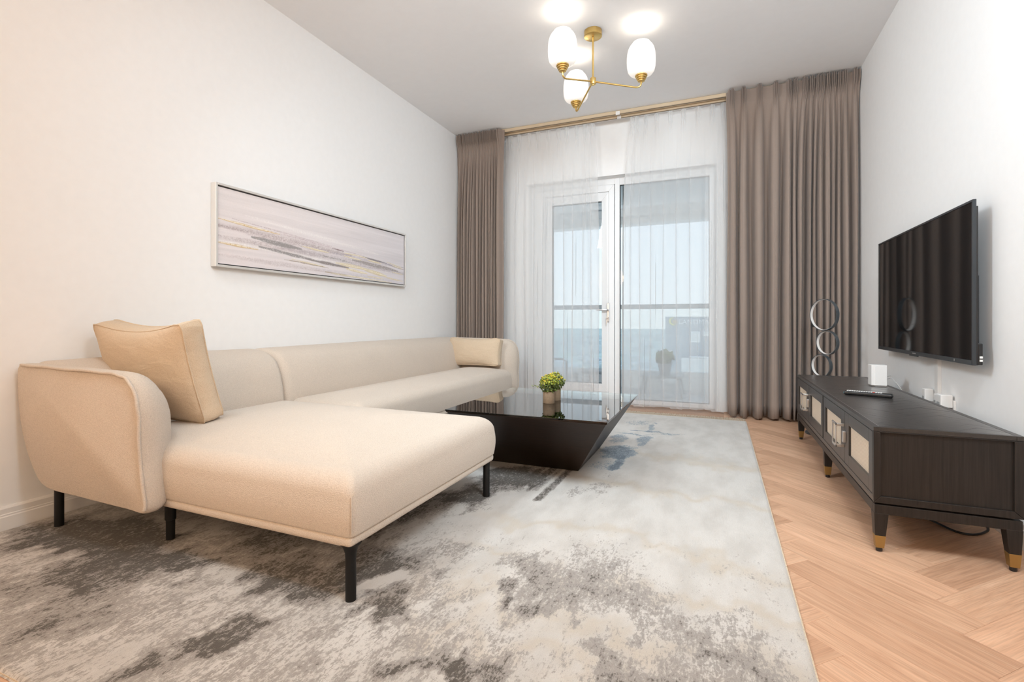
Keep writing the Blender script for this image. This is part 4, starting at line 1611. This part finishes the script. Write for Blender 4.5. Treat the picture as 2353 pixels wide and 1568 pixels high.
def paint(u, v):
    base = np.empty(u.shape + (3,))
    top = np.array([.76, .695, .685])
    low = np.array([.72, .655, .66])
    right = np.array([.72, .70, .745])
    st = vnoise(u * 3.0, v * 22, 1, 5, .55)
    st2 = vnoise(u * 6.0, v * 60, 2, 4, .6)
    sp = vnoise(u * 300, v * 90, 8, 3, .7)
    base[:] = top + (low - top) * (1 - v)[..., None] * .6
    base += (right - top) * (u ** 1.5)[..., None] * .6
    base *= (1 + .22 * (st - .5) + .10 * (st2 - .5))[..., None]
    def stroke(u0, v0, u1, v1, hw, col, dens=1.0, rough=.5, soft=.5):
        t = np.clip((u - u0) / (u1 - u0), 0, 1)
        vc = v0 + (v1 - v0) * t + .012 * (vnoise(u * 9, u * 0 + v0 * 40, 3) - .5)
        w = hw * (.35 + .65 * np.sin(PI * np.clip(t, .03, .97))) * (.6 + .8 * vnoise(u * 26, v * 70, int(u0 * 100 + v0 * 10)))
        k = sstep(1.0, soft, np.abs(v - vc) / w) * (u > u0) * (u < u1)
        k = k * np.clip((sp + st2 * .5 - .75 + dens * .5) * (1 + rough * 4), 0, 1)
        base[:] = base * (1 - k[..., None]) + np.array(col) * k[..., None]
    mauve, grey, gold, white, ochre = (.43, .35, .35), (.31, .285, .28), (.66, .56, .37), (.88, .84, .82), (.60, .42, .20)
    for a in ((0, .50, .62, .40, .10, mauve, .75), (0, .36, .5, .30, .08, mauve, .5), (.25, .34, 1, .22, .10, (.45, .39, .41), .6), (.5, .4, 1, .34, .05, (.43, .39, .43), .6),
              (0, .12, .5, .06, .06, (.52, .44, .44), .5), (0, .30, .7, .22, .05, white, .55), (.1, .70, .8, .52, .05, white, .4), (.3, .2, .9, .2, .04, white, .5),
              (.05, .62, .5, .50, .02, (.45, .35, .37), .55), (.2, .55, .7, .44, .02, (.48, .36, .38), .5), (.4, .10, 1, .03, .05, (.56, .52, .56), .5)):
        stroke(*a, rough=.15, soft=.1)
    for a in ((.12, .42, .34, .36, .045, grey, .75), (.15, .30, .42, .22, .035, grey, .65), (.36, .225, .60, .18, .030, (.27, .235, .23), .8), (.62, .33, .95, .25, .05, (.36, .32, .31), .55),
              (.68, .42, .86, .37, .02, (.25, .22, .23), .8), (.50, .47, .57, .45, .012, (.25, .18, .18), 1.0), (.85, .37, 1.0, .30, .02, (.36, .32, .36), .7), (.45, .32, .62, .27, .02, grey, .5),
              (.26, .17, .48, .13, .012, (.38, .31, .25), .7), (.46, .06, .66, .03, .02, (.45, .37, .29), .8)):
        stroke(*a, rough=.6)
    for a in ((0, .585, .24, .53, .018, ochre, .95), (0, .275, .15, .255, .020, ochre, .95), (.34, .415, .48, .385, .018, gold, .85), (.57, .425, .66, .42, .012, gold, .85), (.63, .43, .72, .405, .014, gold, .85),
              (.57, .38, .68, .35, .016, gold, .8), (.72, .375, .82, .35, .020, gold, .85), (.52, .235, .72, .20, .040, gold, .7), (.58, .16, .72, .12, .030, gold, .85), (.68, .20, .86, .12, .045, gold, .85),
              (.72, .08, .84, .06, .014, gold, .8), (.86, .40, .98, .34, .010, gold, .9), (.90, .35, .99, .31, .014, gold, .95), (.90, .22, .99, .20, .012, gold, .8), (.84, .10, .99, .06, .016, gold, .8),
              (.50, .05, .90, .01, .018, (.60, .52, .38), .75), (.29, .19, .46, .14, .010, gold, .8)):
        stroke(*a, rough=.8)
        stroke(a[0], a[1] + .004, a[2], a[3] + .004, a[4] * .5, (.85, .78, .62), .35, .9)
    return np.clip(base, 0.02, .95)


col = paint(uu, vv)
P3 = np.stack([np.full_like(uu, FX - .012), cy0 + (cy1 - cy0) * uu, cz0 + (cz1 - cz0) * vv], -1)
me = grid_mesh('canvas', P3)
set_pattern(me, col.reshape(-1, 3))
link('canvas', me, M['painting'], pa, smooth=180)
MB().box(XL + .004, FX - .0125, cy0, cy1, cz0, cz1).build('stretcher', M['gasket'], pa)

# ------------------------------------------------------------------ media console
KX0, KX1, KY0, KY1 = .548, .985, 2.266, 4.236
KZ0, KZ1 = .190, .480
tv_c = empty('media_console', ((KX0 + KX1) / 2, (KY0 + KY1) / 2, 0), 'long ebony oak media console with cane doors and brass feet against the right wall', 'cabinet')
body = MB()
body.box(KX0 + .0205, KX1 - .012, KY0 + .0205, KY1 - .0205, KZ0 + .01, KZ1 - .0170)
body.build('carcass', M['ebony_y'], tv_c)
# end faces: frame with a recessed, bevelled panel
for s, yf in ((1, KY0), (-1, KY1)):
    e = MB()
    o_ = (KX0 + .0006, KX1 - .0006, KZ0, KZ1 - .0166)
    i_ = (KX0 + .022, KX1 - .028, KZ0 + .026, KZ1 - .0205)
    y0, y1 = yf, yf + s * .014
    for (A, B_) in (((o_[0], o_[2]), (o_[1], o_[2])), ((o_[1], o_[2]), (o_[1], o_[3])), ((o_[1], o_[3]), (o_[0], o_[3])), ((o_[0], o_[3]), (o_[0], o_[2]))):
        def inner(p):
            return (i_[0] if p[0] == o_[0] else i_[1], i_[2] if p[1] == o_[2] else i_[3])
        a, b = inner(A), inner(B_)
        e.prism([A, B_, b, a], 'y', min(y0, y1), max(y0, y1))
    e.build('end_frame', M['ebony'], tv_c, bevel=.0025)
    MB().box(i_[0] - .004, i_[1] + .004, min(yf + s * .009, yf + s * .02), max(yf + s * .009, yf + s * .02), i_[2] - .004, i_[3] + .004).build('end_panel', M['ebony'], tv_c)
# front frame and doors (front faces -X)
ff = MB()
FXO = KX0 + .0008
ff.box(FXO, KX0 + .02, KY0 + .0145, KY0 + .022, KZ0 + .0262, KZ1 - .0205)
ff.box(FXO, KX0 + .02, KY1 - .022, KY1 - .0145, KZ0 + .0262, KZ1 - .0205)
ff.box(FXO, KX0 + .02, KY0 + .0145, KY1 - .0145, KZ1 - .0203, KZ1 - .0166)
ff.box(KX0 + .0018, KX0 + .02, KY0 + .0145, KY1 - .0145, KZ0, KZ0 + .0178)
ff.box(FXO, KX0 + .02, KY0 + .0145, KY1 - .0145, KZ0 + .0180, KZ0 + .026)
mid = 3.250
ff.box(KX0 + .004, KX0 + .02, mid - .014, mid + .014, KZ0 + .026, KZ1 - .020)
ff.build('front_frame', M['ebony_y'], tv_c, bevel=.0015)
DZ_0, DZ_1 = KZ0 + .0285, KZ1 - .0225
for (a, b, hinge) in ((KY0 + .0245, 2.735, 1), (2.7385, mid - .0165, -1), (mid + .0165, 3.7395, 1), (3.743, KY1 - .0245, -1)):
    st_in, st_out = .062, .050
    r0 = a + (.048 if hinge > 0 else .075)
    r1 = b - (.075 if hinge > 0 else .048)
    z0, z1 = DZ_0 + .052, DZ_1 - .052
    dm = MB()
    dm.box(KX0 + .001, KX0 + .019, a, r0, DZ_0, DZ_1)
    dm.box(KX0 + .001, KX0 + .019, r1, b, DZ_0, DZ_1)
    dm.box(KX0 + .001, KX0 + .019, r0, r1, DZ_0, z0)
    dm.box(KX0 + .001, KX0 + .019, r0, r1, z1, DZ_1)
    door = dm.build('door', M['ebony_y'], tv_c, bevel=.001)
    MB().box(KX0 + .010, KX0 + .014, r0 - .003, r1 + .003, z0 - .003, z1 + .003).build('cane_panel', M['rattan'], door)
    zc = (DZ_0 + DZ_1) / 2 + .005
    if hinge < 0:   # square ring pull standing off the door on two posts
        h = MB()
        y0, y1, hz0, hz1 = a + .004, a + .088, zc - .056, zc + .056
        for (p, q, r_, s_) in ((y0, y0 + .009, hz0, hz1), (y1 - .009, y1, hz0, hz1), (y0, y1, hz0, hz0 + .009), (y0, y1, hz1 - .009, hz1)):
            h.box(KX0 - .034, KX0 - .029, p, q, r_, s_)
        h.box(KX0 - .030, KX0 + .001, y0, y0 + .009, hz1 - .014, hz1)
        h.box(KX0 - .030, KX0 + .001, y0, y0 + .009, hz0, hz0 + .014)
        h.build('handle', M['chrome'], door, bevel=.0008)
    else:
        MB().box(KX0 - .012, KX0 + .001, b - .028, b - .004, zc - .026, zc + .026).build('handle', M['chrome'], door, bevel=.0015)
# top: border frame around a field of herringbone veneer
tp_ = MB()
tp_.box(KX0, KX0 + .020, KY0 + .0, KY1, KZ1 - .016, KZ1)
tp_.box(KX1 - .022, KX1, KY0, KY1, KZ1 - .016, KZ1)
tp_.box(KX0 + .020, KX1 - .022, KY0, KY0 + .018, KZ1 - .016, KZ1)
tp_.box(KX0 + .020, KX1 - .022, KY1 - .018, KY1, KZ1 - .016, KZ1)
tp_.box(KX0 + .020, KX1 - .022, KY0 + .018, KY1 - .018, KZ1 - .016, KZ1 - .0035)
top = tp_.build('top', M['ebony_y'], tv_c, bevel=.0008)
MB().box(KX0 + .0195, KX0 + .0215, KY0 + .018, KY1 - .018, KZ1 - .003, KZ1 + .0003).build('inlay_line', M['chrome'], top)
vrg = random.Random(3)


def lay_veneer(poly, c, ang, whole):
    me = board_mesh(poly, .003, .0004)
    me.materials.append(M['parquet'])
    o = bpy.data.objects.new('veneer_piece', me)
    COL.objects.link(o)
    o.parent = top
    o.location = Vector((c[0], c[1], KZ1 - .0002 + vrg.uniform(-.0004, .0002))) - ORG[top.name]
    o.rotation_euler = (vrg.uniform(-.004, .004), vrg.uniform(-.002, .002), ang)


herring(.20, .050, .76, 2.60, (KX0 + .0225, KX1 - .0225, KY0 + .0185, KY1 - .0185), lay_veneer)
# plinth rail and legs
pl = MB()
pl.box(KX0 + .004, KX1 - .004, KY0 + .004, KY0 + .026, .147, .183)
pl.box(KX0 + .004, KX1 - .004, KY1 - .026, KY1 - .004, .147, .183)
pl.box(KX0 + .004, KX0 + .026, KY0 + .026, KY1 - .026, .147, .183)
pl.box(KX1 - .026, KX1 - .004, KY0 + .026, KY1 - .026, .147, .183)
pl.build('base_rail', M['ebony'], tv_c, bevel=.002)
MB().box(KX0 + .022, KX1 - .022, KY0 + .022, KY1 - .022, .180, KZ0 + .012).build('shadow_gap', M['gasket'], tv_c)


def console_leg(x, y, sx, sy):
    """outer corner at x,y; tapers inward"""
    w, wm, wb = .046, .034, .027
    def sec(wd, off, z):
        a = sorted((x + sx * off, x + sx * (off + wd)))
        b = sorted((y + sy * off, y + sy * (off + wd)))
        return (a[0], a[1], b[0], b[1], z)
    lg_ = MB().frustum(sec(wm, .006, .063), sec(w, .003, .150))
    l = lg_.build('leg', M['ebony'], tv_c, bevel=.0015)
    MB().frustum(sec(wb, .009, .016), sec(wm + .0008, .0056, .0635)).build('foot_cap', M['old_brass'], l, bevel=.001)
    cxx, cyy = x + sx * (.009 + wb / 2), y + sy * (.009 + wb / 2)
    MB().lathe([(.010, .0005), (.011, .004), (.011, .016)], (cxx, cyy, 0), 16).build('glide', M['plastic_black'], l)


for x, sx in ((KX0, 1), (KX1, -1)):
    console_leg(x, KY0, sx, 1)
    console_leg(x, KY1, sx, -1)
    console_leg(x, 3.229, sx, 1)

# ------------------------------------------------------------------ television
TX = 1.018
tv = empty('television', (TX, 3.42, 1.05), 'black flat screen television mounted on the right wall above the console', 'television')
TY0, TY1, TZ0, TZ1 = 2.738, 4.100, .690, 1.412
tf = MB()
tf.box(TX, TX + .013, TY0, TY0 + .011, TZ0, TZ1)
tf.box(TX, TX + .013, TY1 - .011, TY1, TZ0, TZ1)
tf.box(TX, TX + .013, TY0 + .011, TY1 - .011, TZ1 - .010, TZ1)
tf.box(TX, TX + .013, TY0 + .011, TY1 - .011, TZ0, TZ0 + .021)
tf.build('bezel', M['bezel'], tv, bevel=.001)
MB().box(TX + .003, TX + .012, TY0 + .010, TY1 - .010, TZ0 + .020, TZ1 - .009).build('screen', M['screen'], tv)
MB().box(TX + .013, TX + .020, TY0 + .002, TY1 - .002, TZ0 + .001, TZ1 - .03).build('back_shell', M['plastic_black'], tv, bevel=.002)
MB().box(TX + .020, TX + .036, TY0 + .003, TY1 - .003, TZ0 + .002, TZ0 + .095).box(TX + .020, TX + .030, TY0 + .02, TY1 - .02, TZ0 + .095, TZ1 - .33).build('rear_housing', M['plastic_black'], tv, bevel=.003)
MB().box(TX - .002, TX + .006, 3.38, 3.50, TZ0 - .006, TZ0 + .004).build('sensor_bar', M['bezel'], tv, bevel=.001)
for z in (.712, .726):
    MB().box(TX + .024, TX + .034, TY0 - .0005, TY0 + .004, z - .005, z + .004).build('port', M['key_white'], tv)
MB().box(TX - .0006, TX + .001, 2.915, 2.922, TZ0 + .006, TZ0 + .017).build('badge', M['chrome'], tv)
MB().box(TX - .0006, TX + .001, 3.405, 3.455, TZ0 + .007, TZ0 + .013).build('badge', M['chrome'], tv)
br2 = MB().box(TX + .036, XR, 3.20, 3.64, .92, 1.20)
br2.build('wall_bracket', M['black_metal'], tv)

du = MB().box(XR - .017, XR, 3.306, 3.350, .452, .84)
o = du.build('cable_duct', M['plastic_white'], loc=(XR, 3.328, .45), bevel=.002)
tag(o, 'white cable duct on the wall below the television', 'cable duct')
o = MB().tube([(XR - .009, 3.328, .456), (XR - .012, 3.326, .40), (XR - .016, 3.31, .33)], .008, 10).build('black_plug_cable', M['plastic_black'], loc=(XR, 3.328, .45), smooth=50)
tag(o, 'black cable leaving the lower end of the wall duct', 'cable')


def socket(y0, y1, label):
    s = empty('wall_socket', (XR, (y0 + y1) / 2, .44), label, 'socket', group=None)
    MB().box(XR - .010, XR, y0, y1, .395, .481).build('faceplate', M['plastic_white'], s, bevel=.002)
    for q in (.3, .7):
        yy = y0 + (y1 - y0) * q
        MB().box(XR - .0125, XR - .009, yy - .007, yy + .007, .455, .472).build('switch', M['plastic_white'], s, bevel=.001)
    return s


socket(3.37, 3.52, 'white double wall socket behind the console, on the window side of the duct')
socket(3.13, 3.285, 'white double wall socket behind the console, on the near side of the duct')


def plug(name, y, w, h, d, z, label):
    p = empty(name, (XR - .01, y, z), label, 'plug')
    MB().box(XR - .010 - d, XR - .010, y - w / 2, y + w / 2, z - h / 2, z + h / 2).build('body', M['plastic_white'], p, bevel=.005, seg=3)
    MB().box(XR - .010 - d * 1.02, XR - .010 - d * .98, y - w * .28, y + w * .28, z - h * .3, z - h * .1).build('rating_label', M['cable_grey'], p)
    return p


plug('power_plug', 3.400, .046, .070, .040, .474, 'white plug in the socket just beyond the wall duct')
plug('power_plug', 3.262, .040, .056, .034, .470, 'small rounded white plug right beside the duct on its near side')
plug('power_adapter', 3.168, .062, .066, .050, .476, 'boxy white power adapter, nearest of the plugs behind the console')

# ------------------------------------------------------------------ things on and around the console
ro = empty('wifi_router', (.905, 3.675, KZ1), 'white angular router box standing on the dark console below the television', 'router')
MB().prism([(.868, 3.712), (.872, 3.655), (.886, 3.640), (.950, 3.644), (.955, 3.712)], 'z', KZ1 + .006, .6125).build('case', M['plastic_white'], ro, bevel=.003, seg=3)
MB().prism([(.874, 3.707), (.878, 3.66), (.888, 3.646), (.946, 3.650), (.950, 3.707)], 'z', KZ1 + .0005, KZ1 + .007).build('base', M['cable_grey'], ro)
for k in range(2):
    MB().tube([(.954, 3.69 + .01 * k, .52 + .012 * k), (.975, 3.67 + .01 * k, .535 + .012 * k), (1.0, 3.64 + .01 * k, .50), (1.03, 3.61, .44), (1.06, 3.58, .38)], .0022, 8).build('cable', M['cable_grey'], ro, smooth=60)

rm = empty('remote_control', (.745, 3.20, KZ1), 'long black remote control with pale keys lying on the console', 'remote control')
rdir = Vector((.838 - .640, 3.118 - 3.190, 0))
rdir.normalize()
rnm = Vector((-rdir.y, rdir.x, 0))
rc = Vector((.742, 3.170, KZ1))
RMX = Matrix(((rdir.x, rnm.x, 0, rc.x), (rdir.y, rnm.y, 0, rc.y), (0, 0, 1, rc.z), (0, 0, 0, 1)))
me = rbox(-.107, .107, -.023, .023, .001, .021, .008, 14, .001)
me.transform(RMX)
link('body', me, M['plastic_black'], rm, smooth=60)
me = rbox(-.1085, -.098, -.019, .019, .005, .017, .004, 6)
me.transform(RMX)
link('infrared_window', me, M['key_blue'], rm, smooth=60)
kb, kc = MB(), MB()
for i in range(15):
    for j in range(3):
        a, b = -.094 + i * .0105, -.013 + j * .0105
        (kc if i == 11 and j < 2 else kb).box(a, a + .0072, b, b + .0065, .0205, .0232)
for nm, m_, mt in (('keys', kb, 'key_white'), ('colour_keys', kc, 'key_red')):
    me = m_.mesh()
    me.transform(RMX)
    tag(link(nm, me, M[mt], rm), kind='stuff')

rl_ = empty('ring_floor_lamp', (.76, 4.46, 0), 'tall floor lamp of stacked grey rings with frosted inner strips, behind the console', 'lamp')
PHI = math.radians(53)
tdir = Vector((math.cos(PHI), -math.sin(PHI), 0))
adir = Vector((math.sin(PHI), math.cos(PHI), 0))


def lamp_ring(cx_, cz_, R):
    c = Vector((cx_, 4.46, cz_))
    n = 72
    prof_o = [(R, -.013), (R, .013), (R - .0045, .013), (R - .0045, -.013)]
    vs, fs = [], []
    for k in range(n):
        a = 2 * PI * k / n
        rad = tdir * math.cos(a) + Vector((0, 0, 1)) * math.sin(a)
        for r_, h_ in prof_o:
            vs.append(c + rad * r_ + adir * h_)
    for k in range(n):
        k2 = (k + 1) % n
        for q in range(4):
            q2 = (q + 1) % 4
            fs.append((k * 4 + q, k * 4 + q2, k2 * 4 + q2, k2 * 4 + q))
    r_o = MB().add(vs, fs).build('ring', M['ring'], rl_, smooth=40)
    vs, fs = [], []
    for k in range(n):
        a = 2 * PI * k / n
        rad = tdir * math.cos(a) + Vector((0, 0, 1)) * math.sin(a)
        for r_, h_ in ((R - .0046, -.0105), (R - .0046, .0105), (R - .0062, .0105), (R - .0062, -.0105)):
            vs.append(c + rad * r_ + adir * h_)
    for k in range(n):
        k2 = (k + 1) % n
        for q in range(4):
            q2 = (q + 1) % 4
            fs.append((k * 4 + q, k * 4 + q2, k2 * 4 + q2, k2 * 4 + q))
    MB().add(vs, fs).build('light_strip', M['led_strip'], r_o, smooth=40)
    return c


lamp_ring(.760, .930, .123)
lamp_ring(.782, .713, .0935)
lamp_ring(.743, .5335, .0875)
kb_ = Vector((.760, 4.46, .930)) + tdir * (-.123 * .80) + Vector((0, 0, -.123 * .68))
MB().lathe([(.008, -.012), (.009, -.008), (.009, .008), (.008, .012)], kb_, 14).build('knob', M['plastic_black'], rl_, smooth=40)
MB().lathe([(.011, .012), (.011, .448)], (.743, 4.46, 0), 16).build('post', M['ring'], rl_, smooth=40)
MB().lathe([(.11, .0005), (.112, .004), (.112, .012), (.108, .015), (.012, .016)], (.743, 4.46, 0), 40).build('base', M['ring'], rl_, smooth=40)

cb_ = spline([(.80, 2.85, .006), (.873, 2.690, .006), (.913, 2.605, .006), (.962, 2.592, .006), (1.02, 2.640, .006), (1.06, 2.72, .006), (1.075, 2.9, .02), (1.085, 3.2, .12), (1.088, 3.26, .40)], 8, closed=False)
o = MB().tube([tuple(p) for p in cb_], .0045, 8).build('power_cable', M['plastic_black'], loc=(.95, 2.62, .006), smooth=60)
tag(o, 'black power cable looping over the floor beneath the console', 'cable')
